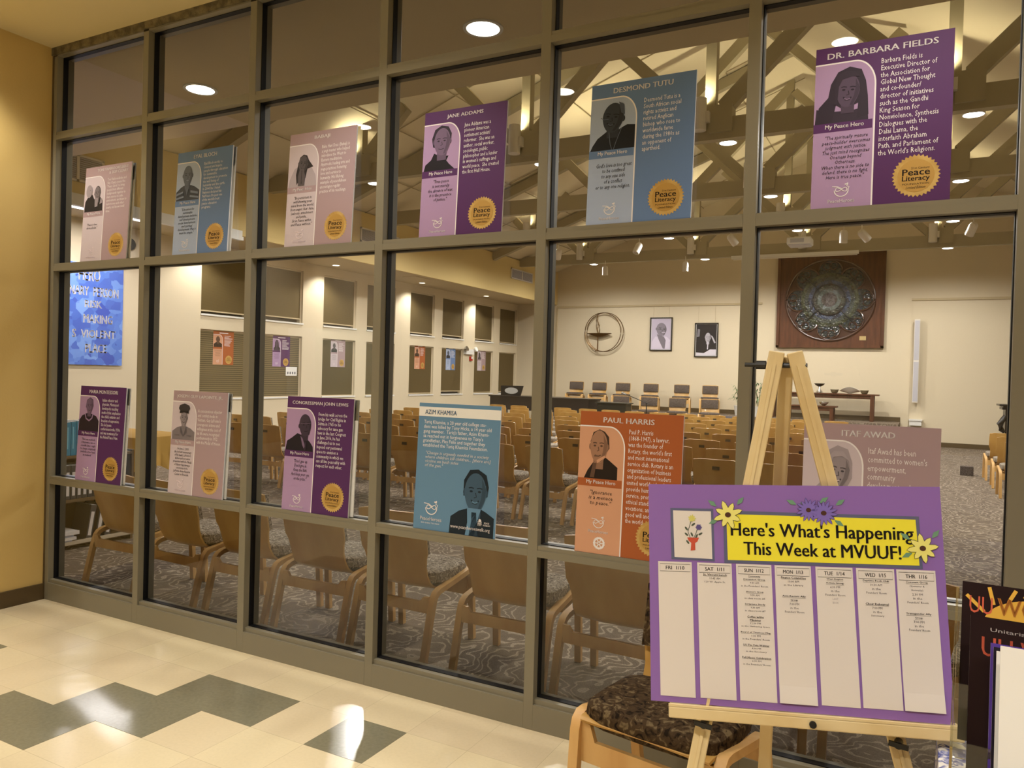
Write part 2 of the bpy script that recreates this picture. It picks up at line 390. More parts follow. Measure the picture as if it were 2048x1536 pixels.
struct(G().box(XF-.06, XF, 1.69, YW, ZS-.03, ZF).build('wall_fascia', M['fascia']))
struct(G().box(XW, XF-.06, 1.69, YW, ZS, ZS+.1).build('ceiling_aisle', M['soffit']))
struct(G().box(XR, XR+.1, .1, YW, 0, 5).build('wall_right', M['hallwall']))
struct(G().xz([(XW-.1,0),(XR+.1,0),(XR+.1,5),(2.75,ZR+.1),(XW-.1,4.4)], YW, YW+.1).build('wall_far', M['hallwall']))
# --- window wall with two rows of recessed windows
cols_ = [(6.95+3.35*p+d, 6.95+3.35*p+d+1.14) for p in range(4) for d in (0, 1.55)]
rows_ = [(.96, 2.28), (2.56, 3.71)]
g = G(); ys = [0.1] + [v for c in cols_ for v in c] + [YW]
for i in range(0, len(ys), 2): g.box(XW-.16, XW, ys[i], ys[i+1], 0, ZS+.05)
for a, b in cols_:
    for z0, z1 in ((0, rows_[0][0]), (rows_[0][1], rows_[1][0]), (rows_[1][1], ZS+.05)): g.box(XW-.16, XW, a, b, z0, z1)
struct(g.build('wall_window_side', M['hallwall']))
n = 1
for ci, (a, b) in enumerate(cols_):
    for ri, (z0, z1) in enumerate(rows_):
        n += 1
        w = bpy.data.objects.new('window_%d' % n, None); COL.objects.link(w); w.location = (XW, (a+b)/2, z0); struct(w)
        h, hw = z1-z0, (b-a)/2
        G().box(-.15, -.14, -hw, hw, 0, h).build('pane', M['black'], w)
        g = G()
        for y0, y1, q0, q1 in ((-hw,-hw+.03,0,h),(hw-.03,hw,0,h),(-hw,hw,h-.03,h)): g.box(-.14, -.05, y0, y1, q0, q1)
        g.build('frame', M['hallwall'], w)
        G().box(-.13, .025, -hw-.01, hw+.01, -.022, .012).build('sill', M['white'], w)
        gap = (.055, .085, .055, .085, .05, .07, .05, .03)[ci] if ri else (.0, .0, .0, .0, .02, .07, .02, .03)[ci]
        bl = G().box(-.075, -.055, -hw+.03, hw-.03, .012+gap, h-.03).build('blind', M['mini'] if (ri == 0 and ci < 2) else M['blind'], w)
        G().box(-.085, -.045, -hw+.03, hw-.03, gap+.006, gap+.03).build('bottom_rail', M['soffit'], bl)
struct(G().box(XW, XW+.015, .1, YW, 0, .11).build('baseboard_window_side', M['base']))
# --- far wall trim: picture rails, platforms, base
struct(G().box(XF, 1.0, YW-.03, YW, 3.77, 3.83).build('trim_1', M['soffit']))
struct(G().box(XF-.02, XF+.03, YW-.035, YW, .6, 3.8).build('trim_2', M['soffit']))
struct(G().box(4.80, 9.5, YW-.035, YW, 3.80, 3.86).build('trim_3', M['soffit']))
struct(G().box(4.78, 4.81, YW-.02, YW, .0, 3.83).build('trim_4', M['hallwall']))
struct(G().box(XF, 4.62, 18.2, YW, 0, .6).build('floor_platform', M['carpet']))
struct(G().box(XF, 1.05, 15.95, 18.2, 0, .27).build('floor_riser', M['carpet']))
struct(G().box(XF, 1.05, 18.17, 18.21, .55, .608).build('trim_5', mat('step_nosing', S(112, 106, 108), .4)))
struct(G().box(XF, 4.62, YW-.02, YW, .6, .72).build('baseboard_platform', M['base']))
struct(G().box(4.62, XR, YW-.02, YW, 0, .12).build('baseboard_far', M['base']))
struct(G().box(XF-.03, XF+.06, 1.7, 6.55, 3.78, 3.84).box(XF+.0, XF+.03, 1.7, 6.55, 3.84, 3.95).build('trim_6', M['white']))

# ================================================================== GLASS PARTITION
P = .9; FW = .048; DEP = .115
ZT = [(.0, .114), (.775, .825), (2.187, 2.237), (3.055, 3.105), (3.605, 3.66)]     # sill, three transoms, head
st = bpy.data.objects.new('window_1', None); COL.objects.link(st); struct(st)
for k in range(7):
    x1 = P*k if k else -.0126; x0 = x1-FW
    if k == 6: x0, x1 = 5.355, 5.48
    G().box(x0, x1, 0, DEP, 0, 3.605).build('mullion', M['frame'], st, bevel=.0015)
names = ['sill', 'transom', 'transom', 'transom', 'head']
for k in range(6):
    a = P*k if k else -.0126; b = P*(k+1)-FW if k < 5 else 5.355
    for r, (z0, z1) in enumerate(ZT):
        g = G(); zm = z0+(.031 if 0 < r < 4 else (z1-z0))
        if r == 0: g.box(a, b, 0, DEP, 0, z1).box(a, b, .012, DEP-.01, z1, z1+.022)
        elif r < 4: g.box(a, b, 0, DEP, z0, zm).box(a, b, .004, DEP, zm, z1)
        else: g.box(a, b, 0, DEP, z0, z1)
        g.build(names[r], M['frame'], st)
    for r in range(4):
        zb = ZT[r][1]+(.022 if r == 0 else 0); zt = ZT[r+1][0]; g = G(); e = .0035
        for q in ((a, a+e, zb, zt), (b-e, b, zb, zt), (a, b, zb, zb+e), (a, b, zt-e, zt)): g.box(q[0], q[1], .040, .073, q[2], q[3])
        g.build('gasket', M['gasket'], st)
        G().add([(a, .057, zb), (b, .057, zb), (b, .057, zt), (a, .057, zt)], [(0,1,2,3)]).build('glass_pane', M['glass'], st)
o = G().box(-.06, -.045, -.004, DEP, 0, 3.66).build('trim_7', M['base']); struct(o)
random.seed(3)
g = G()
nseg = 60
pts = []
for i in range(nseg+1):                              # rough plaster edge above the head
    x = -.06+5.6*i/nseg; pts.append((x, 3.612+random.uniform(-.006, .006)))
g.xz([(-.06,3.668)] + pts + [(5.54,3.668)], -.012, .0)
struct(g.build('trim_8', M['plaster']))

# ================================================================== ROOF TRUSSES
NX = (-3.25, -.1, 2.66, 5.48, 8.3); TY = (7.2, 10.5, 13.8, 17.1)
tr = thing('roof_truss', 'painted timber roof truss nearest the glass partition, above the middle seats', 'truss', (0, TY[0], 4.75), 0, 'painted roof trusses of the hall')
G().box(XF, XR, -.07, .07, 0, .28).build('bottom_chord', M['truss'], tr)
for x in NX:
    G().box(x-.15, x+.15, -.11, .11, .08, .44).build('gusset', M['truss'], tr)
    zt = ZF+.37*(min(x, 5.4-x)-XF)-4.75
    G().box(x-.07-.16, x+.07-.16, -.02, .12, .28, zt).build('post', M['truss'], tr)
    roof = lambda q: ZF+.37*(min(q, 5.4-q)-XF)-4.75
    for s_, x_, z_, w_, h_ in ((1, x+.02, .42, .14, .20), (-1, x-.30, .30, .12, .16)):
        d_ = .3
        while z_+.98*(d_+.05) < roof(x_+s_*d_)-.1 and d_ < 2.55 and x_+s_*d_ > XF+.1: d_ += .05
        G().bar((x_, .01*s_, z_), (x_+s_*d_, .01*s_, z_+.98*d_), w_, h_).build('diagonal', M['truss'], tr)
for k, wd_ in ((1, 'second roof truss from the glass, painted timber'), (2, 'third roof truss from the glass, spotlights clipped under its chord'), (3, 'farthest roof truss, painted timber, close to the far wall')):
    dup(tr, (0, TY[k], 4.75), label=wd_)
rf = G().bar((XF, 0, -.13), (2.75, 0, ZR-ZF-.13), .14, .2).build('rafter', M['truss'])
rf.location = (0, 5.5, ZF); tag(rf, 'painted sloping rafter under the roof deck, nearest the glass', 'beam', 'sloping rafters under the roof deck')
for y, w_ in ((8.85, 'second'), (12.15, 'third'), (15.45, 'fourth')):
    r2 = rf.copy(); COL.objects.link(r2); r2.location = (0, y, ZF); r2['label'] = 'painted sloping rafter under the roof deck, %s from the glass' % w_

# ================================================================== LIGHT FITTINGS
def downlight(name, label, group, loc, r, lens, watts, col, angle=120):
    t = thing(name, label, 'light', loc, 0, group)
    G().lathe([(r, 0), (r+.022, 0), (r+.022, -.008), (r, -.008), (r, 0)], 28).build('trim_ring', M['white'], t, True)
    G().lathe([(0, -.004), (r, -.004)], 28).build('lens', lens, t)
    lamp('SPOT', 'lamp', (0, 0, -.02), watts, col, t, r, angle)
    return t
for i, (x, y, z) in enumerate(((.25,-.806,3.66), (2.7,-.806,3.66), (5.15,-.806,3.66), (1.99,-3.53,4.3), (4.47,-3.446,4.3), (7.6,-.806,3.66), (-.5,-3.6,4.3), (6.95,-3.6,4.3), (2,-6.6,4.3), (4.5,-6.6,4.3))):  # from the one right of the doorway on, added as lobby fill
    w_ = ('nearest the yellow wall', 'over the middle of the glass partition', 'over the easel', 'in the raised ceiling, left of the camera', 'in the raised ceiling, just behind the camera',
          'right of the doorway, added as fill', 'in the raised ceiling, farthest left, added as fill', 'in the raised ceiling, farthest right, added as fill', 'at the back of the lobby, left, added as fill', 'at the back of the lobby, right, added as fill')[i]
    downlight('recessed_downlight', 'round recessed lobby downlight ' + w_, 'recessed lobby downlights', (x, y, z), .10, M['lensw'], W_LOBBY if z < 4 else W_MAIN, WARM)
for x, w_ in ((.25, 'left one, above the first chairs'), (2.7, 'middle one'), (5.15, 'right one')):  # fill lamps added to brighten the chairs nearest the glass
    downlight('recessed_downlight', 'added fill downlight in low ceiling just inside the glass, ' + w_, 'added fill downlights just inside the glass', (x, .92, 3.66), .10, M['lensw'], 75, WARM, 140)
for i, y in enumerate((3.5, 6.85, 10.2, 13.55, 16.9)):
    downlight('recessed_downlight', 'recessed aisle downlight washing the window wall, ' + ('nearest', 'second', 'third', 'fourth', 'farthest')[i] + ' from the glass', 'aisle downlights along the windows',
              (-6.48, y, ZS), .075, M['lenss'], W_SOFFIT, WARM, 130)
# pendants under the chords: a downlight drum and an uplight drum on the left of each node
first = None
rown = ('first', 'second', 'third', 'fourth'); coln = ('far left', 'middle left', 'middle right', 'right', 'far right')
for j, y in enumerate(TY):
    for i, x in enumerate(NX):
        if i == 4 and j: continue
        t = thing('ceiling_downlight', 'bright drum downlight under the %s truss, %s one' % (rown[j], coln[i]), 'light', (x+.05, y+.16, 4.75), 0, 'drum downlights under the trusses')
        if first is None:
            G().lathe([(.115, .16), (.12, .15), (.12, 0), (.11, 0), (.11, .012)], 24).build('drum', M['whitemetal'], t, True)
            G().lathe([(0, .004), (.11, .004)], 24).build('lens', M['lensh'], t)
            G().bar((-.0, -.1, .12), (0, -.16, .12), .05, .05).build('bracket', M['truss'], t)
            first = t
        else:
            for ch in first.children:
                if ch.type == 'MESH':
                    c = ch.copy(); COL.objects.link(c); c.parent = t
        lamp('SPOT', 'lamp', (0, 0, -.01), W_PEND, HALL, t, .09, 172, .55)
        # glow through the open top of the fitting lights the web members
u0_ = None
for j, y in enumerate(TY):
    for i, x in enumerate(NX):
        if i == 4 and j: continue
        t = thing('uplight', 'white cylinder uplight at the left of a node of the %s truss, %s one' % (rown[j], coln[i]), 'light', (x-.26, y-.16, 4.86), 0, 'cylinder uplights on the trusses')
        if u0_ is None:
            G().lathe([(.07, .0), (.09, .0), (.09, .42), (.08, .42), (.08, .36), (0, .36)], 24).build('cylinder', M['whitemetal'], t, True)
            G().lathe([(0, .365), (.078, .365)], 24).build('lens', M['lenss'], t)
            G().box(.08, .13, -.03, .05, .1, .24).build('bracket', M['whitemetal'], t)
            u0_ = t
        else:
            for ch in u0_.children:
                if ch.type == 'MESH':
                    c = ch.copy(); COL.objects.link(c); c.parent = t
        lamp('SPOT', 'lamp', (.0, .1, .40), W_UP*(.3 if i == 0 else 1), UPC, t, .06, 150, 1, (.05, .12, 1))
# bright strip light of the library corner
t = thing('strip_light', 'bright white strip light above the blue banner wall', 'light', (-5.9, 4.2, 3.86))
G().box(-.08, .08, -1.0, 1.0, 0, .04).build('housing', M['white'], t); G().box(-.06, .06, -.97, .97, -.012, 0).build('diffuser', M['strip'], t)
l = lamp('AREA', 'lamp', (0, 0, -.03), W_ALCOVE, COOL, t); l.data.shape = 'RECTANGLE'; l.data.size = .12; l.data.size_y = 1.9; l.data.specular_factor = .1
# spotlights hanging from the chords
def spot(loc, tilt, az, label, z_up):
    t = thing('track_spotlight', label, 'light', loc, az, 'white spotlights hung under the trusses')
    G().tube([(0, 0, .13), (0, 0, z_up)], .008).build('stem', M['whitemetal'], t)
    g = G(); g.m = Matrix.Translation((0, 0, .1)) @ Matrix.Rotation(tilt, 4, 'X')
    g.lathe([(0, .06), (.05, .055), (.075, .02), (.078, -.02), (.078, -.2), (.068, -.2), (.068, -.17), (0, -.17)], 20).build('head', M['whitemetal'], t, True)
    return t
for loc, tl, az, lb, zu in (((-2.66, 13.7, 4.45), .7, .6, 'white spotlight tilted right, at the left end of the third truss', .35),
                        ((-.66, 13.7, 4.48), .5, 2.6, 'white spotlight tilted steeply, above the framed portraits', .3),
                        ((1.38, 13.7, 4.55), .8, -.7, 'white spotlight angled left of the projector', .24),
                        ((3.62, 13.7, 4.5), .05, 0, 'white spotlight hanging straight down right of the projector', .3),
                        ((3.95, 13.7, 4.48), .9, -.8, 'white spotlight tilted sideways, second right of the projector', .3),
                        ((5.86, 13.7, 4.5), .6, .6, 'bright white spotlight at the right end of the third truss', .3),
                        ((-2.75, 17.0, 4.5), .05, 0, 'white spotlight straight down under the farthest truss, above the chalice ring', .3),
                        ((-.5, 17.0, 4.52), .05, 0, 'white spotlight straight down under the farthest truss, above the right portrait', .3)):
    spot(loc, tl, az, lb, zu)
# ================================================================== CHAIRS
def shell_geo():
    prof = [(-.262,.815,.222),(-.250,.74,.226),(-.236,.66,.228),(-.220,.585,.226),(-.208,.55,.212),(-.196,.50,.203),(-.180,.45,.203),(-.155,.405,.206),(-.120,.375,.210),(-.07,.366,.216),(.04,.385,.23),(.17,.415,.238),(.225,.42,.236),(.238,.412,.23)]
    vs_ = []; fs = []; nx = 7; t = .012
    k = len(prof)
    for side in (0, 1):
        for i, (y, z, w) in enumerate(prof):
            a = prof[max(i-1,0)]; b = prof[min(i+1,k-1)]; dy, dz = b[0]-a[0], b[1]-a[1]; l = math.hypot(dy, dz); ny, nz = -dz/l, dy/l
            for j in range(nx+1):
                u = -1+2*j/nx; x = w*u; curve = .022*(u*u-.4) if i < 9 else 0
                if i == 0 and abs(u) > .9: z_ = z-.012
                else: z_ = z
                vs_.append((x, y+curve+side*t*ny, z_+side*t*nz))
    n1 = k*(nx+1)
    for i in range(k-1):
        for j in range(nx):
            a = i*(nx+1)+j; fs.append((a, a+1, a+nx+2, a+nx+1)); fs.append((n1+a+nx+1, n1+a+nx+2, n1+a+1, n1+a))
    for i in range(k-1):
        for j in (0, nx):
            a = i*(nx+1)+j; b = a+nx+1; fs.append((a, b, n1+b, n1+a) if j == 0 else (b, a, n1+a, n1+b))
    for j in range(nx):
        fs.append((j+1, j, n1+j, n1+j+1)); a = (k-1)*(nx+1)+j; fs.append((a, a+1, n1+a+1, n1+a))
    g = G(); g.add(vs_, fs); return g
def pad_geo():
    """back cushion following the shell's inner face"""
    prof = [(-.25,.80),(-.238,.72),(-.222,.64),(-.208,.575)]; g = G(); vs_ = []; fs = []
    cols = 7
    for lay in (0, 1):
        for i, (y, z) in enumerate(prof):
            for j in range(cols):
                u = -1+2*j/(cols-1); e = max(abs(u), abs(-1+2*i/3)); th = (.048 if e < .9 else .028) if lay else .0
                vs_.append((.212*u, y+.012+.022*(u*u-.4)+th, z))
    n1 = len(prof)*cols
    for i in range(3):
        for j in range(cols-1):
            a = i*cols+j; fs += [(a, a+1, a+cols+1, a+cols), (n1+a+cols, n1+a+cols+1, n1+a+1, n1+a)]
    for i in range(3): 
        a = i*cols; b = a+cols; fs.append((a, b, n1+b, n1+a)); a += cols-1; b += cols-1; fs.append((b, a, n1+a, n1+b))
    for j in range(cols-1): fs.append((j+1, j, n1+j, n1+j+1)); a = 3*cols+j; fs.append((a, a+1, n1+a+1, n1+a))
    g.add(vs_, fs); return g
FRAME = [(-.262,.0),(-.215,.20),(-.188,.305),(-.176,.340),(-.158,.362),(-.130,.374),(.03,.398),(.165,.420),(.195,.419),(.214,.404),(.223,.375),(.236,.2),(.25,.0)]
def make_chair(fabric, plate, bolts, pad=True):
    t = thing('stacking_chair', 'x', 'chair')
    G.build(shell_geo(), 'shell', M['ply'], t, True)
    G().rbox(0, .045, .437, .25, .20, .047, 5).build('seat_cushion', fabric, t, True)
    pad_geo().build('back_cushion', fabric, t, True)
    for s in (-1, 1):
        G().sweep([(s*.256, y, z) for y, z in FRAME], .036, .030).build('side_frame', M['bent'], t, True)
    for y, n in ((-.196, 'rear_rail'), (.212, 'front_rail')):
        z0, z1, zc = (.262, .352, .322) if y < 0 else (.27, .405, .345)
        pts = [(-.24,z0),(.24,z0),(.24,z1),(.205,z1-.004),(.185,zc),(-.185,zc),(-.205,z1-.004),(-.24,z1)]
        G().xz(pts, y-.009, y+.009).build(n, M['bent'], t)
    if bolts:
        for s in (-1, 1):
            g = G(); g.m = Matrix.Translation((s*.168, -.2155+.009, .585)) @ Matrix.Rotation(PI/2, 4, 'X'); g.lathe([(.005,0),(.005,.006),(0,.007)], 10).build('bolt', M['black'], t)
    if plate:
        G().box(-.035, .035, -.2665, -.262, .715, .748).build('number_plate', M['base'], t)
    return t
chair_a = make_chair(M['fab_grey'], False, True)
ordw = ['first','second','third','fourth','fifth','sixth','seventh','eighth','ninth','tenth','eleventh','twelfth','thirteenth','fourteenth','fifteenth','sixteenth','seventeenth']
nearx = (.085, .722, 1.325, 1.912, 2.50, 3.20, 3.795, 4.42, 5.02)
nearr = (.02, -.03, .01, .02, 0, .03, -.03, .04, 0)
for i, (x, r) in enumerate(zip(nearx, nearr)):
    lab = 'plywood stacking chair close behind the glass, back to the lobby, %s from the left' % ordw[i]
    if i == 0: chair_a.location = (x, .625, 0); chair_a.rotation_euler[2] = r; chair_a['label'] = lab; chair_a['group'] = 'chairs along the inside of the glass'
    else: dup(chair_a, (x, .625+.01*math.sin(i*5), 0), r, lab, 'chairs along the inside of the glass')
chair_b = make_chair(M['fab_grey'], True, False)
rng = random.Random(5); usedb = False
def place_b(x, y, r, lab, grp):
    global usedb
    if not usedb:
        usedb = True; chair_b.location = (x, y, 0); chair_b.rotation_euler[2] = r; chair_b['label'] = lab; chair_b['group'] = grp
    else: dup(chair_b, (x, y, 0), r, lab, grp)
rowY = (4.38, 5.62, 6.75, 7.92, 9.08, 10.22, 11.5, 12.6, 13.6)
for ri, Y in enumerate(rowY):
    xs0 = -3.3 if ri == 0 else -4.75+.06*ri; k = 0
    x = xs0
    while x < 4.15:
        yy = Y+.262+(.16 if x < -1 else 0)*(1 if ri else .6)+rng.uniform(-.03, .03)
        place_b(x+rng.uniform(-.02, .02), yy, rng.uniform(-.05, .05),
                'bent plywood chair facing the platform, %s row from the aisle, %s from the left' % (ordw[ri], ordw[k]), 'rows of chairs in the middle of the hall')
        x += .605; k += 1
for ri, Y in enumerate((9.9, 11.1, 12.2)):
    for k in range(2):
        place_b(6.40+.61*k+rng.uniform(-.02,.02)-.02*ri, Y+.262, rng.uniform(-.03,.03),
                'plywood chair right of the carpet aisle, %s row of that block, %s' % (ordw[ri], ('at the aisle', 'one seat in')[k]), 'chairs right of the carpet aisle')
# platform chairs, facing the glass
chair_c = make_chair(M['fab_stage'], False, False); usedc = False
for i, x in enumerate((-4.38, -3.62, -2.86, -1.98, -1.05, -.22)):
    lab = 'charcoal cushioned chair on the upper platform against the far wall, %s from the left' % ordw[i]
    if i == 0: chair_c.location = (x, 18.93, .6); chair_c.rotation_euler[2] = PI+.22; chair_c['label'] = lab; chair_c['group'] = 'chairs on the platform'
    else: dup(chair_c, (x, 18.93, .6), PI+.2, lab, 'chairs on the platform')
for i, x in enumerate((-2.0, -1.22, -.46, .38)):
    dup(chair_c, (x, 16.45, .27), PI+.2, 'charcoal cushioned chair on the lower riser in front, %s from the left' % ordw[i], 'chairs on the platform')
# the lobby chair behind the easel
chair_d = make_chair(M['fab_dark'], False, True)
chair_d.location = (4.365, -.455, 0); chair_d.rotation_euler[2] = PI-.16; chair_d['label'] = 'wooden chair with brown mottled cushion in the lobby behind the easel'
chair_d.name = 'stacking_chair_lobby'; chair_d.name = 'stacking_chair'

# ================================================================== POSTERS
PWD, PHT = .457, .61
COLS = {  # dark panel, light panel
 'purple': (S(82, 42, 92), S(168, 138, 176)), 'blue': (S(100, 126, 168), S(162, 176, 204)), 'mauve': (S(166, 142, 146), S(198, 184, 190)),
 'orange': (S(166, 90, 46), S(206, 154, 122)), 'steel': (S(98, 148, 186), S(98, 148, 186))}
def mul(c, k): return tuple(min(v*k, 1) for v in c)
def arc(cx, cz, rx, rz, a0, a1, n=10): return [(cx+rx*math.cos(a0+(a1-a0)*i/n), cz+rz*math.sin(a0+(a1-a0)*i/n)) for i in range(n+1)]
def gear(cx, cz, r, n, d, y, g):
    pts = []
    for i in range(n*2): q = r*(1 if i % 2 == 0 else 1-d); t = PI*i/n; pts.append((cx+q*math.cos(t), cz+q*math.sin(t)))
    return g.xz(pts, y)
def seal(t, cx, cz, r, y, detail=True):
    s = gear(cx, cz, r, 34, .1, y, G()).build('gold_seal', M['gold'], t)
    G().ell(cx, cz, r*.76, r*.76, y-.0006, 28).build('seal_disc', M['goldin'], s)
    if detail:
        text('seal_text', '21st Century', cx-r*.2, cx+r*.55, cz+r*.28, cz+r*.40, M['ink'], s, y-.0012)
        text('seal_text', 'Peace', cx-r*.56, cx+r*.56, cz+r*.02, cz+r*.32, M['ink'], s, y-.0012, bold=.02)
        text('seal_text', 'Literacy', cx-r*.56, cx+r*.56, cz-r*.30, cz+r*.0, M['ink'], s, y-.0012, bold=.02)
        text('seal_text', 'FOUNDATION', cx-r*.54, cx+r*.54, cz-r*.42, cz-r*.34, M['ink'], s, y-.0012)
        text('seal_text', 'Limited Edition', cx-r*.4, cx+r*.4, cz-r*.6, cz-r*.48, M['ink'], s, y-.0012, italic=.3)
    else:
        text('seal_text', 'Peace\nLiteracy', cx-r*.56, cx+r*.56, cz-r*.3, cz+r*.32, M['ink'], s, y-.0012, bold=.02)
    return s
def logo(t, cx, cz, r, y, m, words=True):
    g = G()
    g.ribbon(arc(cx, cz, r, r*1.0, PI*1.0, PI*2.0, 14), r*.14, y)                       # bowl
    inf = [(cx+r*.82*math.sin(a), cz+r*.30*math.sin(2*a)+r*.08) for a in [2*PI*i/28 for i in range(28)]]
    g.ribbon(inf, r*.11, y, True)
    g.ribbon([(cx-r*1.35, cz+r*.62), (cx-r*.5, cz+r*.55), (cx+r*.1, cz+r*.2)], r*.11, y)     # wing
    g.ribbon([(cx+r*.95, cz), (cx+r*1.12, cz+r*.45), (cx+r*.75, cz+r*.6), (cx+r*.95, cz+r*.9)], r*.11, y)
    g.ell(cx+r*.82, cz+r*.95, r*.2, r*.12, y, 10, .8); g.ell(cx+r*.62, cz+r*.88, r*.16, r*.1, y, 10, -.4)
    o = g.build('dove_logo', m, t)
    if words: text('logo_text', 'PeaceHeroes', cx-r*1.9, cx+r*1.9, cz-r*1.95, cz-r*1.4, m, t, y, bold=.015)
    return o
def portrait(t, x0, z0, w, h, tone, p, y):
    """grey-toned head-and-shoulders print; p holds the figure's proportions"""
    D = lambda k: flat(mul(tone, k)) if p.get('tint', 1) else flat((.3*k,.3*k,.3*k))
    X = lambda u: x0+u*w
    Z = lambda v: z0+v*h
    def poly(name, pts, k, yy, par): return G().xz([(X(a), Z(b)) for a, b in pts], yy).build(name, D(k), par)
    cx, cy, rx, ry, tl = p['head']; dy = .0004
    cl = p.get('cloth', .06); fc = p.get('face', .4); hr = p.get('hair', .05)
    po = poly('portrait', p['body'], cl, y, t)
    if p.get('hairback'):
        poly('hair', p['hairback'], hr, y+.0002 if p.get('hb_behind') else y-dy, po)
    neck = p.get('neck', 1)
    if neck: poly('neck', [(cx-rx*.55, cy-ry*1.35), (cx+rx*.55, cy-ry*1.35), (cx+rx*.6, cy-ry*.5), (cx-rx*.6, cy-ry*.5)], fc*.75, y-2*dy, po)
    g = G()
    pts = []
    for i in range(28):
        a = 2*PI*i/28; q = 1-.12*max(0, -math.sin(a))*abs(math.cos(a)); u, v = rx*math.cos(a)*q, ry*math.sin(a)
        pts.append((X(cx+u*math.cos(tl)-v*math.sin(tl)), Z(cy+u*math.sin(tl)+v*math.cos(tl))))
    g.xz(pts, y-3*dy); fo = g.build('face', D(fc), po)
    turn = p.get('turn', 0)
    def loc(u, v): u += turn*.25*(1-u*u); return (X(cx+(u*rx)*math.cos(tl)-(v*ry)*math.sin(tl)), Z(cy+(u*rx)*math.sin(tl)+(v*ry)*math.cos(tl)))
    for s in (-1, 1):
        if s*turn < .5: 
            q = (X(cx+s*rx*.98*math.cos(tl)), Z(cy+s*rx*.98*math.sin(tl)))
            if p.get('ears', 1): G().ell(q[0], q[1], rx*w*.16, ry*h*.2, y-2.5*dy, 10).build('ear', D(fc*.7), po)
    g = G()
    for s in (-1, 1):
        e = loc(s*.38, .06); g.ell(e[0], e[1], rx*w*.15, ry*h*.055, y-4*dy, 10, tl)
        b = [loc(s*.38+d*.24, .22+(.03 if d == 0 else 0)) for d in (-1, 0, 1)]; g.ribbon(b, ry*h*.055, y-4*dy)
    g.ribbon([loc(.03, .0), loc(.12, -.22), loc(-.1, -.26)], ry*h*.045, y-4*dy)
    sm = p.get('smile', 0)
    g.ribbon([loc(-.34, -.50+sm*.12), loc(-.16, -.54), loc(0, -.555), loc(.16, -.54), loc(.34, -.50+sm*.12)], ry*h*(.05+.03*sm), y-4*dy)
    g.build('features', D(fc*.22), fo)
    if sm > .6: G().ribbon([loc(-.26, -.465), loc(0, -.53), loc(.26, -.465)], ry*h*.07, y-4.5*dy).build('teeth', D(min(1, fc*2.2)), fo)
    sh = G().xz([(lambda q: q)(loc(u, v)) for u, v in ((.55,.75),(.98,.2),(.9,-.3),(.5,-.85),(.25,-.9),(.55,-.3),(.62,.2))], y-3.6*dy)
    sh.build('shadow_side', D(fc*.62), fo)
    for nm, pts, k in p.get('over', []): poly(nm, pts, k, y-5*dy, po)
    for nm, pts, k, ww in p.get('lines', []): G().ribbon([(X(a), Z(b)) for a, b in pts], ww*w, y-5.5*dy).build(nm, D(k), po)
    return po
def cap(cx, cy, rx, ry, v0, grow=1.08, n=14, l=0, r=0):
    """hair outline: an arc over the skull down to v0 on each side, hairline inside"""
    a0 = math.asin(max(-1, min(1, v0))); o = [(cx+rx*grow*math.cos(a), cy+ry*grow*math.sin(a)) for a in [a0+(PI-2*a0)*i/n for i in range(n+1)]]
    inn = [(cx-rx*.86, cy+ry*v0), (cx-rx*.74, cy+ry*.42), (cx-rx*.3, cy+ry*.62), (cx+rx*.35, cy+ry*.66), (cx+rx*.76, cy+ry*.4), (cx+rx*.86, cy+ry*v0)]
    return o+inn
def body(l, r, top, cx, nw=.16, drop=.0): return [(l, 0), (r, 0), (r, top*.62), (cx+(r-cx)*.62, top*.88), (cx+nw, top), (cx-nw, top), (cx+(l-cx)*.62, top*.88), (l, top*.6)]
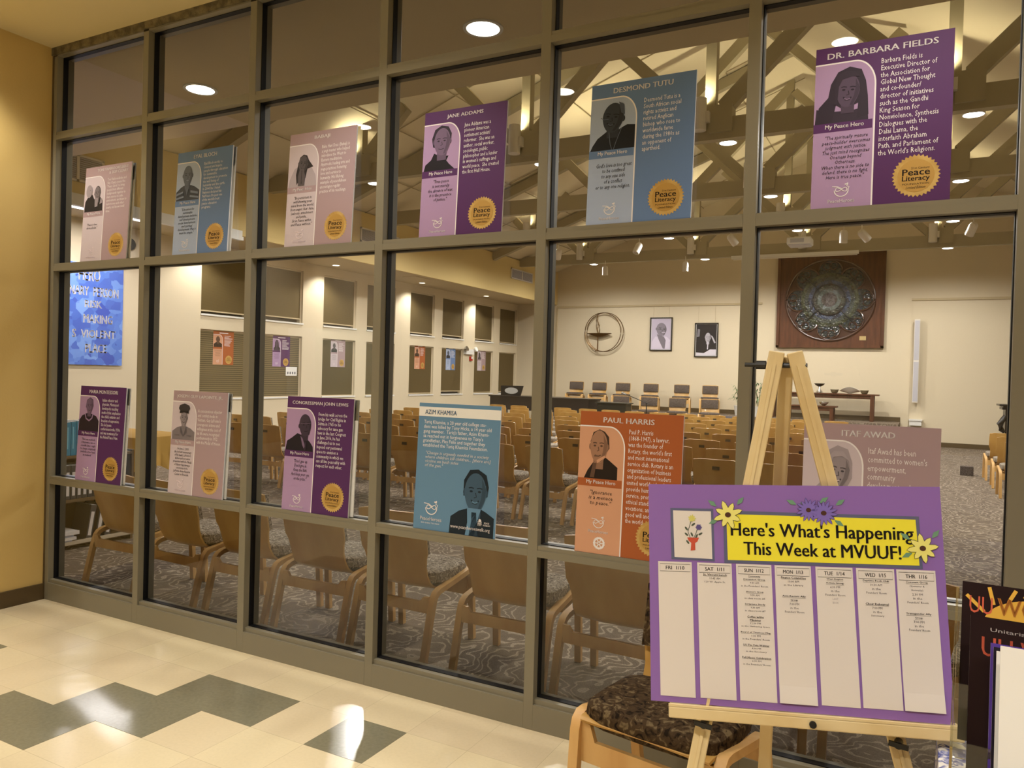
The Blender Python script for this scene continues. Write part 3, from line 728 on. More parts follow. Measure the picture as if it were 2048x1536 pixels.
def board(name, label, col, title, bio, quote, por, loc, rx=0.0, rz=0.0, thick=.008, size=None, biobox=(.545, .93, .86, .56), qbox=(.06, .43, .17, .43), tbox=(.3, .72), detail=True, group='peace poster boards propped against the glass', cat='poster', sealpos=(.765, .155), twoline=False, titlecol=None, extra=None, back=0):
    W, H = size or (PWD, PHT)
    t = thing(name, label, cat, loc, rz, group, rx)
    dk, lt = COLS[col]
    G().box(0, W, 0, thick, 0, H).build('foam_board' if thick > .003 else 'sheet', M['edge'], t)
    if back: G().box(back, W+back, thick+.012, thick+.018, .004, H-.004).build('backing_panel', M['brightpaper'], t)
    y = -.0004
    G().xz([(0,0),(W,0),(W,H),(0,H)], y).build('printed_face', flat(dk), t)
    px, za, zb = .455*W, .895*H, .525*H
    pts = [(0,0),(px,0)]+arc(px-.13*W*1.2, za-.16*H, .13*W*1.2, .16*H, 0, PI/2, 10)+[(0,za)]
    G().xz(pts, y-.0004).build('side_panel', flat(lt), t)
    G().ribbon([(0,za)]+arc(px-.156*W, za-.16*H, .156*W, .16*H, PI/2, 0, 12)+[(px,0.0)], .012*W if detail else .016*W, y-.0008).build('arch_line', M['texwhite'], t)
    G().xz([(0,zb-.055*H),(px-.006,zb-.055*H),(px-.006,zb),(0,zb)], y-.0008).build('caption_band', flat(dk), t)
    portrait(t, .004, zb, px-.008, za-zb-.004, lt, por, y-.0008)
    if detail: text('caption', 'My Peace Hero', .09*W, .38*W, zb-.043*H, zb-.010*H, M['texwhite'], t, y-.0016, bold=.02)
    tw = titlecol or M['texwhite']
    if not detail:
        g = G(); r_ = random.Random(name+label); g.ribbon([(.3*W,.945*H),(.72*W,.945*H)], .022*H, y-.0008)
        for k in range(9): g.ribbon([(.54*W,(.86-.036*k)*H),((.74+.2*r_.random())*W,(.86-.036*k)*H)], .012*H, y-.0008)
        g.build('printed_lines', M['texwhite'], t)
        g = G()
        for k in range(6): q = .06+.06*r_.random(); g.ribbon([(q*W,(.43-.034*k)*H),((.46-q)*W,(.43-.034*k)*H)], .010*H, y-.0016)
        g.build('printed_quote', flat(mul(lt, .5)), t)
    elif twoline: text('title', title, tbox[0]*W, tbox[1]*W, .905*H, .975*H, tw, t, y-.0008, bold=.02, align='RIGHT')
    else: text('title', title, tbox[0]*W, tbox[1]*W, .925*H, .962*H, tw, t, y-.0008, bold=.022)
    if bio: text('biography', bio, biobox[0]*W, biobox[1]*W, biobox[3]*H, biobox[2]*H, M['texwhite'], t, y-.0008, align='LEFT', res=1)
    if quote: text('quotation', quote, qbox[0]*W, qbox[1]*W, qbox[2]*H, qbox[3]*H, M['ink'], t, y-.0016, italic=.22, res=1)
    lm = flat(mul(lt, 1.35) if lt[0]*1.35 < 1 else (.95,.93,.93))
    logo(t, .23*W, .105*H, .052*W, y-.0016, M['texwhite'] if col != 'mauve' else lm, detail)
    seal(t, sealpos[0]*W, sealpos[1]*H, .17*W, y-.0008, detail)
    if extra: extra(t, W, H, y)
    return t
LEAN = -.05
def U(x): return (x, .012, 2.238)
def Lw(x): return (x, .012, .826)
bald = lambda cx, cy, rx, ry: None
HB = {}
HB['couple'] = dict(head=(.66,.52,.15,.2,.1), body=[(.02,0),(.95,0),(.93,.3),(.78,.42),(.5,.36),(.4,.5),(.2,.46),(.05,.3)], cloth=.04, face=.3, hair=.04, hairback=cap(.66,.52,.15,.2,.1), smile=.4,
     over=[('second_head', [(.24+.15*math.cos(a)*1.0, .6+.19*math.sin(a)) for a in [2*PI*i/18 for i in range(18)]], .55), ('hand', [(.8,.2),(.92,.22),(.93,.34),(.84,.38)], .5), ('eye', [(.27,.62),(.32,.62),(.32,.64),(.27,.64)], .15), ('beard', [(.54,.4),(.72,.38),(.7,.14),(.56,.12)], .5)])
HB['bloch'] = dict(head=(.46,.66,.2,.27,.0), body=body(0,.98,.4,.46), cloth=.12, face=.32, hair=.2, smile=.8,
     over=[('stripe',[(.02,.14),(.3,.2),(.3,.25),(.04,.2)],.55),('stripe',[(.62,.2),(.94,.14),(.94,.2),(.62,.26)],.55),('stripe',[(.0,.03),(.34,.08),(.34,.13),(.0,.08)],.55),('stripe',[(.6,.08),(.97,.03),(.97,.08),(.6,.13)],.55),('open_collar',[(.36,.38),(.56,.38),(.47,.12)],.3)])
HB['babaji'] = dict(head=(.5,.55,.16,.2,-.1), body=[(.0,0),(1,0),(.95,.25),(.8,.45),(.62,.5),(.35,.5),(.2,.45),(.05,.2)], cloth=.72, face=.16, hair=.06, neck=0,
     hairback=[(.3,.05),(.42,.2),(.6,.2),(.66,.42),(.86,.46),(.78,.54),(.7,.62),(.62,.75),(.5,.78),(.38,.72),(.32,.55),(.26,.3)],
     over=[('hands',[(.36,.02),(.58,.02),(.6,.25),(.52,.44),(.4,.44),(.34,.25)],.18),('finger_line',[(.46,.06),(.48,.06),(.48,.42),(.46,.42)],.06)])
HB['addams'] = dict(head=(.52,.62,.23,.3,.0), body=[(.02,0),(.9,0),(.74,.12),(.66,.2),(.72,.3),(.56,.3),(.4,.34),(.3,.38),(.22,.24),(.06,.14)], cloth=.025, face=.42, hair=.07, turn=-.35,
     hairback=[(.26,.52),(.22,.7),(.3,.9),(.48,.98),(.68,.94),(.78,.78),(.76,.56),(.7,.74),(.58,.84),(.42,.82),(.34,.72),(.32,.5)], neck=1)
HB['tutu'] = dict(head=(.5,.62,.24,.29,-.15), body=[(0,0),(1,0),(1,.44),(.82,.46),(.72,.42),(.6,.36),(.36,.36),(.16,.24),(.05,.1)], cloth=.03, face=.10, hair=.06, smile=1.0, turn=-.6,
     lines=[('chain',[(.42,.34),(.46,.1),(.5,.0)],.35,.012),('chain',[(.7,.4),(.58,.12),(.54,.0)],.35,.012),('spectacles',[(.22,.64),(.3,.6),(.4,.6)],.3,.014)], over=[('grey_hair',[(.68,.7),(.76,.66),(.74,.86),(.62,.92)],.2)])
HB['fields'] = dict(head=(.56,.52,.2,.28,-.08), body=[(0,0),(.92,0),(.9,.22),(.6,.18),(.2,.2),(.02,.26)], cloth=.09, face=.22, hair=.075, smile=1.0, ears=0,
     hairback=[(.02,.0),(.06,.28),(.22,.44),(.26,.66),(.38,.86),(.58,.93),(.78,.86),(.86,.66),(.9,.4),(.92,.08),(.72,.04),(.74,.3),(.5,.2),(.36,.3),(.3,.02)],
     over=[('hair_fringe',[(.34,.56),(.36,.8),(.52,.86),(.66,.84),(.76,.74),(.62,.76),(.46,.72),(.4,.6),(.38,.3),(.33,.3)],.085)])
HB['montessori'] = dict(head=(.5,.72,.17,.22,.05), body=[(0,0),(1,0),(1,.3),(.86,.44),(.62,.5),(.4,.52),(.14,.44),(0,.3)], cloth=.05, face=.38, hair=.3, hairback=[(.3,.7),(.34,.9),(.5,.98),(.66,.92),(.7,.72),(.6,.84),(.42,.84)],
     lines=[('lace_collar',[(.3,.5),(.36,.36),(.52,.3),(.66,.38),(.7,.5)],.75,.05)], smile=.2)
HB['lapointe'] = dict(head=(.5,.58,.15,.22,.0), body=body(.02,.98,.36,.5,.12), cloth=.34, face=.42, hair=.06, smile=.6,
     over=[('cap_crown',[(.26,.84),(.3,.92),(.5,.97),(.7,.92),(.74,.84),(.7,.78),(.3,.78)],.07),('cap_visor',[(.32,.78),(.68,.78),(.7,.7),(.5,.73),(.3,.7)],.03),('lapel',[(.38,.35),(.5,.1),(.36,.2)],.2),('lapel',[(.62,.35),(.5,.1),(.64,.2)],.2)],
     lines=[('pocket',[(.14,.12),(.34,.12)],.2,.012),('pocket',[(.66,.12),(.86,.12)],.2,.012)])
HB['lewis'] = dict(head=(.66,.62,.21,.27,.12), body=[(.0,0),(.98,0),(.96,.12),(.86,.22),(.74,.3),(.56,.38),(.4,.42),(.2,.3),(.04,.22)], cloth=.03, face=.12, hair=.1, turn=.7,
     over=[('shirt',[(.52,.36),(.6,.3),(.7,.12),(.66,.06),(.6,.14)],.5),('tie',[(.68,.24),(.74,.2),(.72,.02),(.66,.02)],.08)], lines=[('spectacles',[(.5,.66),(.64,.66),(.86,.68)],.3,.014)])
HB['harris'] = dict(head=(.44,.62,.2,.32,.0), body=[(.12,0),(.88,0),(.88,.24),(.7,.36),(.6,.42),(.34,.34),(.2,.16)], cloth=.025, face=.55, hair=.07, turn=-.4,
     hairback=[(.6,.5),(.68,.6),(.66,.82),(.56,.92),(.44,.96),(.3,.9),(.24,.72),(.26,.6),(.3,.76),(.42,.86),(.54,.8),(.6,.66)],
     over=[('white_collar',[(.4,.36),(.58,.46),(.6,.42),(.42,.3)],.95),('tie',[(.32,.3),(.4,.3),(.36,.02),(.26,.02)],.18)], lines=[('moustache',[(.34,.44),(.46,.44)],.25,.03)])
HB['awad'] = dict(head=(.6,.5,.2,.3,-.12), body=[(0,0),(1,0),(.9,.1),(.7,.1),(.4,.2),(.2,.2),(0,.08)], cloth=.03, face=.5, hair=.6, smile=1.0, ears=0, neck=0,
     hairback=[(.16,.04),(.2,.2),(.3,.3),(.32,.6),(.4,.84),(.58,.94),(.76,.88),(.84,.66),(.84,.4),(.74,.2),(.5,.1)],
     over=[('scarf_edge',[(.36,.4),(.4,.7),(.52,.84),(.68,.84),(.8,.68),(.66,.76),(.52,.74),(.44,.6),(.42,.4)],.66)])
HB['small'] = dict(head=(.5,.6,.2,.26,.0), body=body(.05,.95,.4,.5), cloth=.05, face=.2, hair=.05, hairback=cap(.5,.6,.2,.26,.0))
HB['smalllong'] = dict(head=(.5,.6,.19,.26,.0), body=body(.1,.95,.36,.5), cloth=.12, face=.2, hair=.05, hairback=[(.22,.1),(.26,.7),(.4,.92),(.6,.92),(.74,.7),(.8,.1),(.66,.2),(.5,.3),(.34,.2)])

board('poster_board', 'small mauve poster with a portrait of an embracing couple, upper row, far left pane', 'mauve', 'TONI VANHOORELBEKE\n& SKIP CLEARY',
      'Toni Vanhoorelbeke and\nSkip Cleary created the\n"Peace Circle" to bring\npeople from different\nbackgrounds together to\nshare stories in a safe\nenvironment, and there to\nlearn to see each other\nclearly, and know it well\ndone.', '"Peace is love\nabove all else."', HB['couple'], U(.253), LEAN, tbox=(.26,.93), twoline=True, qbox=(.10,.34,.34,.40), biobox=(.5,.93,.86,.5), back=0.006)
board('poster_board', 'blue poster of a bald man in a striped shirt, upper row, second pane', 'blue', 'EYAL BLOCH',
      'Eyal Bloch works to\nconnect and inspire\npeople through education\nfor sustainable\ndevelopment to promote\nthe well being of\nhumanity and the earth.\nIn 2004 the United\nNations declared his\nNisPeace Project one\nof the world\'s best\npeace education\nprograms.', '"Education for\nsustainable\ndevelopment includes\nself development,\nsocial development,\nand spiritual\ndevelopment. Plus it\nmust be simple."', HB['bloch'], U(1.135), LEAN, biobox=(.5,.93,.875,.42), qbox=(.07,.43,.19,.45), back=0.004)
board('poster_board', 'mauve poster of a long-haired figure with hands folded over the face, upper row', 'mauve', 'BABAJI',
      'Baba Hari Dass (Babaji) is\na yogi master who helped\nintroduce the West to\nEastern meditation,\nAyurvedic healing arts and\nyoga practices fostering\nlove and service to\nhumanity. His lifelong\nexample of peacefulness\nencourages regular\npractice of his teachings.', '"Be persistent in\nwithdrawing your\nmind from the world,\nfrom anger, fear, hate,\njealousy, attachment\nand pride...\nSit in Peace within\nand Peace without."', HB['babaji'], U(2.03), LEAN, tbox=(.38,.61), biobox=(.5,.92,.87,.44), qbox=(.07,.43,.18,.44))
board('poster_board', 'purple poster of a woman in a high dark ruffled collar, upper row', 'purple', 'JANE ADDAMS',
      'Jane Addams was a\npioneer American\nsettlement activist/\nreformer.  She was an\nauthor, social worker,\nsociologist, public\nphilosopher and a leader\nin women\'s suffrage and\nworld peace.  She created\nthe first Hull House.', '"True peace\nis not merely\nthe absence of war,\nit is the presence\nof justice."', HB['addams'], U(2.91), LEAN, tbox=(.28,.72), biobox=(.5,.93,.875,.475), qbox=(.09,.40,.27,.45))
board('poster_board', 'blue poster of a smiling man in dark clerical shirt with a chain, upper row', 'blue', 'DESMOND TUTU',
      'Desmond Tutu is a\nSouth African social\nrights activist and\nretired Anglican\nbishop who rose to\nworldwide fame\nduring the 1980s as\nan opponent of\napartheid.', 'God\'s love is too great\nto be confined\nto any one side\nof a conflict\nor to any one religion.', HB['tutu'], U(3.785), LEAN, tbox=(.22,.79), biobox=(.52,.87,.86,.48), qbox=(.08,.43,.24,.43))
board('poster_board', 'large-looking purple poster of a woman with long dark wavy hair, upper right', 'purple', 'DR. BARBARA FIELDS',
      'Barbara Fields is\nExecutive Director of\nthe Association for\nGlobal New Thought\nand co-founder/\ndirector of initiatives\nsuch as the Gandhi\nKing Season for\nNonviolence, Synthesis\nDialogues with the\nDalai Lama, the\ninterfaith Abraham\nPath, and Parliament of\nthe World\'s Religions.', '"The spiritually mature\npeace-builder overcomes\njudgment with justice;\nThe just mind recognizes\nOneness beyond\nOtherness.\nWhen there is no side to\ndefend, there is no fight.\nHere is true peace."', HB['fields'], U(4.698), LEAN, tbox=(.09,.89), biobox=(.49,.91,.885,.285), qbox=(.07,.43,.17,.445))
board('poster_board', 'small dark purple poster of an older woman with a lace collar, lower far left', 'purple', 'MARIA MONTESSORI',
      'Italian educator and\nphysician, Montessori\ndeveloped a teaching\nmethod that emphasizes\nthe child\'s initiative and\nfreedom of expression.\nShe led peace\nconferences in the 1930s\nand was nominated for\nthe Nobel Peace Prize.', '"The new methods,\nif they were run on\nscientific lines, ought\nto change completely\nboth the school and\nits methods."', HB['montessori'], Lw(.245), LEAN, tbox=(.2,.82), biobox=(.5,.92,.875,.46), qbox=(.08,.42,.26,.45), back=0.008)
board('poster_board', 'mauve poster of a young soldier in peaked cap, lower row', 'mauve', 'JOSEPH GUY LAPOINTE, JR.',
      'A conscientious objector\nand combat medic in\nVietnam, Guy LaPointe\'s\ncourageous actions and\nwillingness at the cost of\nhis life were recognized\nposthumously in 1972\nwith the Medal of Honor.', 'On June 2, 2009,\nthe fortieth anniversary\nof his death, LaPointe\'s\nwidow and son were\npresented with the Medal\nof Honor flag during a\nceremony at the\nLaPointe Army Reserve\nCenter in Riverside.', HB['lapointe'], Lw(1.14), LEAN, tbox=(.07,.91), biobox=(.48,.92,.83,.5), qbox=(.07,.42,.18,.45), back=0.008)
board('poster_board', 'dark purple poster of a bald man in suit and tie, lower row', 'purple', 'CONGRESSMAN JOHN LEWIS',
      'From his walk across the\nbridge for Civil Rights in\nSelma in 1965 to his\nadvocacy for sane gun\nlaws in the last Congress\nin June 2016, he has\nchallenged us to see\nbeyond our personnel\nspace to envision a\ncommunity in which we\ncan all live peaceably with\nrespect for each other.', '"Don\'t give up.\nDon\'t give in.\nKeep the faith.\nAnd keep your eye\non the prize."', HB['lewis'], Lw(2.055), LEAN, tbox=(.08,.92), biobox=(.49,.92,.87,.39), qbox=(.12,.40,.26,.45), back=0.016)
def rotary(t, W, H, y):
    cx, cz, r = .245*W, .075*H, .062*W; g = G()
    pts = []
    n = 24
    for i in range(n*2): q = r*(1 if i % 2 == 0 else .87); a = PI*i/n; pts.append((cx+q*math.cos(a), cz+q*math.sin(a)))
    inner = [(cx+.62*r*math.cos(PI*i/n), cz+.62*r*math.sin(PI*i/n)) for i in range(n*2)]
    m = n*2; g.add([(a, y-.0016, b) for a, b in pts+inner], [(i, (i+1) % m, m+(i+1) % m, m+i) for i in range(m)])
    for k in range(6):
        a = PI*k/3; g.ribbon([(cx+.18*r*math.cos(a), cz+.18*r*math.sin(a)), (cx+.64*r*math.cos(a), cz+.64*r*math.sin(a))], r*.16, y-.0016)
    g.ribbon([(cx+.2*r*math.cos(2*PI*i/16), cz+.2*r*math.sin(2*PI*i/16)) for i in range(16)], r*.14, y-.0016, True)
    g.build('wheel_emblem', M['texwhite'], t)
hb = board('poster_board', 'burnt orange poster of a balding man in dark suit, lower row beside the easel', 'orange', 'PAUL HARRIS',
      'Paul P. Harris\n(1868-1947), a lawyer,\nwas the founder of\nRotary, the world\'s first\nand most international\nservice club. Rotary is an\norganization of business\nand professional leaders\nunited worldwide who\nprovide humanitarian\nservice, promote high\nethical standards in all\nvocations, and help build\ngood will and peace in\nthe world.', '"Ignorance\nis a menace\nto peace."', HB['harris'], Lw(3.775), LEAN, tbox=(.235,.73), biobox=(.49,.92,.885,.24), qbox=(.12,.36,.335,.445), extra=rotary)
for ch in hb.children:                                   # on this board the dove sits higher, the wheel emblem below it
    if ch.name.startswith(('dove_logo', 'logo_text')): ch.location.z = .105*PHT*1.1
board('poster_board', 'mauve poster of a smiling woman in a headscarf, half hidden behind the easel', 'mauve', 'ITAF AWAD',
      'Itaf Awad has been\ncommitted to women\'s\nempowerment,\ncommunity\ndevelopment and\nconflict resolution', '', HB['awad'], Lw(4.698), LEAN, tbox=(.29,.68), biobox=(.49,.91,.865,.57))
# the plain blue board in the fourth lower pane
t = thing('poster_board', 'steel blue poster with white heading strip and a man in dark suit, lower row', 'poster', Lw(2.92), 0, 'peace poster boards propped against the glass', LEAN)
W, H = PWD, PHT
G().box(0, W, 0, .005, 0, H).build('foam_board', M['edge'], t)
G().xz([(0,0),(W,0),(W,H),(0,H)], -.0004).build('printed_face', flat(S(98,136,168)), t)
G().xz([(0,.895*H),(W,.895*H),(W,.97*H),(0,.97*H)], -.0008).build('heading_strip', M['brightpaper'], t)
text('title', 'AZIM KHAMISA', .08*W, .475*W, .912*H, .948*H, flat(S(70,104,140)), t, -.0016, bold=.02)
text('biography', 'Tariq Khamisa, a 20 year old college stu-\ndent was killed by Tony Hicks, a 14 year old\ngang member.  Tariq\'s father, Azim Khami-\nsa reached out in forgiveness to Tony\'s\ngrandfather, Ples Felix and together they\nestablished the Tariq Khamisa Foundation.', .07*W, .9*W, .645*H, .865*H, M['texwhite'], t, -.0008, align='LEFT')
text('quotation', '"Change is urgently needed in a society\nwhere children kill children... [there are]\nvictims on both sides\nof the gun."', .11*W, .91*W, .49*H, .62*H, M['texwhite'], t, -.0008, bold=.012, italic=.22, align='LEFT')
portrait(t, .44*W, 0, .55*W, .5*H, S(98,136,168), dict(head=(.56,.66,.235,.3,.0), body=[(.02,0),(.98,0),(.98,.3),(.8,.38),(.68,.42),(.44,.42),(.22,.36),(.04,.26)], cloth=.07, face=.38, hair=.06, smile=1,
   hairback=[(.3,.6),(.3,.84),(.42,1.0),(.6,1.02),(.78,.94),(.84,.76),(.82,.6),(.78,.78),(.62,.86),(.44,.84),(.36,.74),(.34,.6)],
   over=[('shirt',[(.4,.42),(.7,.42),(.62,.2),(.58,0),(.38,0),(.42,.2)],1.0),('tie',[(.5,.36),(.6,.36),(.62,.2),(.66,0),(.46,0),(.5,.2)],.16)]), -.0008)
logo(t, .22*W, .175*H, .07*W, -.0016, M['texwhite'])
text('motto', 'BIG IDEAS TO KIDS', .1*W, .33*W, .048*H, .058*H, M['texwhite'], t, -.0016)
text('web_address', 'www.peaceheroeswalk.org', .47*W, .94*W, .035*H, .07*H, M['texwhite'], t, -.0036, bold=.015)
g = G()
for i in range(4): g.ribbon([(.80*W+.012*W*i, .085*H), (.80*W+.012*W*i, .115*H)], .004*W, -.0036)
g.ribbon([(.795*W,.1*H),(.845*W,.1*H)], .004*W, -.0036).ribbon([(.795*W,.115*H),(.845*W,.115*H)], .004*W, -.0036).ell(.82*W, .125*H, .016*W, .01*H, -.0036)
g.build('museum_emblem', M['texwhite'], t)
text('museum_text', 'PEACE\nMUSEUM', .86*W, .94*W, .085*H, .115*H, M['texwhite'], t, -.0036)
# paper posters hung in the hall windows (on the blinds)
for (y0, z0, col, por, lab) in ((7.29, 1.615, 'orange', 'small', 'orange paper poster hung on the nearest left hall window blind'), (8.83, 1.61, 'purple', 'smalllong', 'purple paper poster hung on the second hall window blind'),
        (10.63, 1.64, 'mauve', 'small', 'mauve paper poster with two figures on the third hall window blind'), (13.95, 1.655, 'orange', 'small', 'small orange paper poster on the fifth hall window blind'),
        (15.5, 1.655, 'blue', 'small', 'small blue paper poster on the sixth hall window blind, left of the emergency light'), (17.27, 1.665, 'mauve', 'smalllong', 'small mauve paper poster right of the emergency light')):
    board('paper_poster', lab, col, '', '', '', HB[por], (XW-.049, y0, z0), 0, PI/2, .0015, (.50, .65), detail=False, group='paper posters hung on the window blinds')
# ================================================================== EASEL AND NOTICE BOARD
R_ = Vector((.973, .226, .053)).normalized(); U_ = Vector((-.084, .129, .988)); U_ = (U_-R_*U_.dot(R_)).normalized(); N_ = U_.cross(R_)
BMAT = Matrix.Translation((4.49, -1.136, .747)) @ Matrix((R_, N_, U_)).transposed().to_4x4()
def bpt(a, b, c=0): return tuple(BMAT @ Vector((a, c, b)))
es = thing('easel', 'pale pine display easel holding the purple schedule board', 'easel', (4.72, -.9, 0))
inv = Vector((4.72, -.9, 0))
def E_(p): return tuple(Vector(p)-inv)
AP = Vector((4.765, -.925, 1.665))
FL, FR, FB = (4.530, -1.225, 0), (5.262, -.985, 0), (4.671, -.508, 0)
front = Vector((.2, -.97, .1))
for top, foot, nm in ((AP+Vector((-.022,0,0)), FL, 'front_leg'), (AP+Vector((.022,.006,0)), FR, 'front_leg')):
    lg = G().bar(E_(top), E_(foot), .040, .022, front).build(nm, M['pine'], es, bevel=.003)
    d = (Vector(foot)-Vector(top))
    a, b = Vector(top)+d*.02+front*.012, Vector(top)+d*.98+front*.012
    G().bar(E_(a), E_(b), .008, .006, front).build('groove_strip', M['pine'], lg)
    kn = Vector(top)+d*(.945/1.65)+front*.026
    kb = G(); kb.m = Matrix.Translation(E_(kn)); kb.tube([(0,.012,0),(0,-.012,0)], .010, 12).bar((-.022,-.012,.002), (.022,-.012,-.002), .006, .012); kb.build('wing_nut', M['black'], es)
G().bar(E_(AP+Vector((.0,.022,-.01))), E_(FB), .036, .020, (0,1,.3)).build('back_leg', M['pine'], es, bevel=.003)
g = G(); g.m = Matrix.Translation(E_(AP+Vector((0,.004,-.035)))); g.tube([(-.105,0,0),(-.075,0,0),(-.075,0,0),(-.05,0,0)], [.006,.006,.012,.012], 10).tube([(-.05,0,0),(.055,0,0)], .007, 8); g.build('pivot_bolt', M['black'], es)
g = G(); IM = Matrix.Translation(-inv) @ BMAT; g.m = IM
g.box(.047, .722, -.034, .030, -.030, -.002); g.build('ledge', M['pine'], es, bevel=.003)
g = G(); g.m = IM; g.box(.047, .722, -.034, -.028, -.002, .004); g.build('ledge_lip', M['pine'], es)
g = G(); g.m = IM @ Matrix.Translation((.391, -.034, -.017)); g.tube([(0,0,0),(0,-.006,0)], .0085, 14); g.build('ledge_knob', M['black'], es)

nb = thing('notice_board', 'purple weekly schedule board with yellow heading and seven white strips on the easel', 'sign')
nb.matrix_world = BMAT
BW, BH = .711, .559
PURP = flat(S(140, 104, 176), .6); SLATE = flat(S(96, 98, 128))
G().box(0, BW, 0, .004, 0, BH).build('board', PURP, nb)
G().xz([(.193,.357),(.662,.359),(.660,.486),(.193,.492)], -.0006).build('banner_mount', SLATE, nb)
bn = G().xz([(.202,.365),(.655,.367),(.652,.478),(.201,.483)], -.0012).build('banner', flat(S(238, 226, 60)), nb)
text('heading', "Here's What's Happening", .212, .645, .417, .462, M['ink'], nb, -.0018, bold=.03)
text('heading', 'This Week at MVUUF!', .243, .615, .380, .413, M['ink'], nb, -.0018, bold=.03)
G().xz([(.058,.362),(.169,.360),(.168,.496),(.057,.496)], -.0006).build('card_mount', SLATE, nb)
cdn = G().xz([(.066,.368),(.163,.366),(.162,.489),(.064,.490)], -.0012).build('vase_card', M['paper'], nb)
g = G().xz([(.100,.420),(.130,.420),(.126,.410),(.120,.406),(.120,.388),(.108,.386),(.110,.406),(.103,.412)], -.0018); g.build('drawn_vase', flat(S(196, 84, 62)), cdn)
g = G()
g.ribbon([(.108,.418),(.102,.435),(.107,.452),(.112,.466)], .0016, -.0018).ribbon([(.116,.418),(.122,.430),(.126,.442)], .0016, -.0018)
for x, z, a in ((.098,.443,2.2),(.116,.454,.6),(.098,.428,2.4),(.134,.430,.5),(.112,.428,2.0),(.124,.424,1.1),(.101,.408,2.2)): g.ell(x, z, .006, .0026, -.0018, 10, a)
g.build('drawn_leaves', flat(S(84, 92, 78)), cdn)
def petals(cx, cz, r, n, w, y, m, par, nm, rot=0):
    g = G()
    for i in range(n):
        a = rot+2*PI*i/n; ln = r*(1 if i % 2 == 0 else .88)
        pts = [(0,-w*.25),(ln*.45,-w),(ln*.8,-w*.7),(ln,0),(ln*.8,w*.7),(ln*.45,w),(0,w*.25)]
        g.xz([(cx+p*math.cos(a)-q*math.sin(a), cz+p*math.sin(a)+q*math.cos(a)) for p, q in pts], y-.00008*(i % 2))
    return g.build(nm, m, par)
petals(.113, .470, .011, 9, .0022, -.0019, flat(S(214, 208, 110)), cdn, 'drawn_flower'); petals(.130, .447, .009, 12, .0018, -.0019, flat(S(96, 84, 140)), cdn, 'drawn_flower')
YEL, VIO, LEAF, BRN, INKV = flat(S(234, 226, 128)), flat(S(128, 108, 188)), flat(S(110, 150, 122)), flat(S(78, 48, 34)), flat(S(70, 54, 96))
for cx, cz, rad, n, w, m, rot in ((.205,.481,.038,8,.0068,YEL,.35), (.404,.497,.031,15,.0036,VIO,.1), (.440,.490,.034,15,.0038,VIO,.3), (.664,.409,.036,8,.0066,YEL,.15)):
    g = G()
    for a, dst in ((2.5, 1.2), (.85, 1.2), (3.6, .95)) if m is YEL else ((2.7, 1.3), (.6, 1.35), (-.6, 1.15)):
        lx, lz = cx+rad*dst*math.cos(a)*.8, cz+rad*dst*math.sin(a)*.8
        q = [(0,-.001),(.012,-.006),(.026,0),(.012,.006),(0,.001)]; g.xz([(lx+p*math.cos(a)-s*math.sin(a), lz+p*math.sin(a)+s*math.cos(a)) for p, s in q], -.0020)
    fl = petals(cx, cz, rad*1.03, n, w*1.22, -.0023, INKV if m is VIO else flat(S(96, 92, 60)), nb, 'paper_flower', rot)
    g.build('leaves', LEAF, fl)
    petals(cx, cz, rad, n, w, -.0028, m, fl, 'petals', rot); G().ell(cx, cz, rad*.2, rad*.18, -.0034, 14).build('flower_centre', BRN, fl)
days = ['FRI  1/10', 'SAT  1/11', 'SUN  1/12', 'MON  1/13', 'TUE  1/14', 'WED  1/15', 'THR  1/16']
ent = [[], [('St. Vincent Lunch', 1), ('10:45 AM', 0), ('120 W. Apple St.', 0)],
 [('Community', 1), ('Discussion Group', 1), ('9:30 AM', 0), ("in the Founders' Room", 0), ('', 0), ("Women's Group", 1), ('9:30 AM', 0), ('in class room #5', 0), ('', 0), ('Scripture Study', 1), ('9:30 AM', 0), ('in class room #7', 0), ('', 0), ('Coffee w/the', 1), ('Minister', 1), ('12:30 PM', 0), ('in the Gathering Space', 0), ('', 0), ('Board of Trustees Mtg.', 1), ('1:30 PM', 0), ("in the Founders' Room", 0), ('', 0), ('UU The Vote Webinar', 1), ('4:00 PM', 0), ('in the Sanctuary', 0), ('', 0), ('Full Moon Celebration', 1), ('6:30 PM', 0), ("in the Founders' Room", 0)],
 [('Finance Committee', 1), ('10:00 AM', 0), ('in the Library', 0), ('', 0), ('', 0), ('Anti-Racism Ally', 1), ('Group', 1), ('7:00 PM', 0), ('in the', 0), ("Founders' Room", 0)],
 [('West Dayton', 1), ('Action Group', 1), ('6:30 PM', 0), ('in the', 0), ("Founders' Room", 0), ('LAST', 2), ('BOOK', 2)],
 [('Daytime Book Club', 1), ('10:30 AM', 0), ('in the', 0), ("Founders' Room", 0), ('', 0), ('', 0), ('Choir Rehearsal', 1), ('7:00 PM', 0), ('in the', 0), ('Sanctuary', 0)],
 [('Covenant Group', 1), ('(Quimmer &', 0), ('Snively)', 0), ('2:30 PM', 0), ('in the', 0), ("Founders' Room", 0), ('', 0), ('', 0), ('Transgender Ally', 1), ('Group', 1), ('7:00 PM', 0), ('in the', 0), ("Founders' Room", 0)]]
xl = (.023, .124, .222, .317, .415, .510, .602); FAINT = flat(S(176, 168, 168)); GREY = flat(S(84, 78, 80))
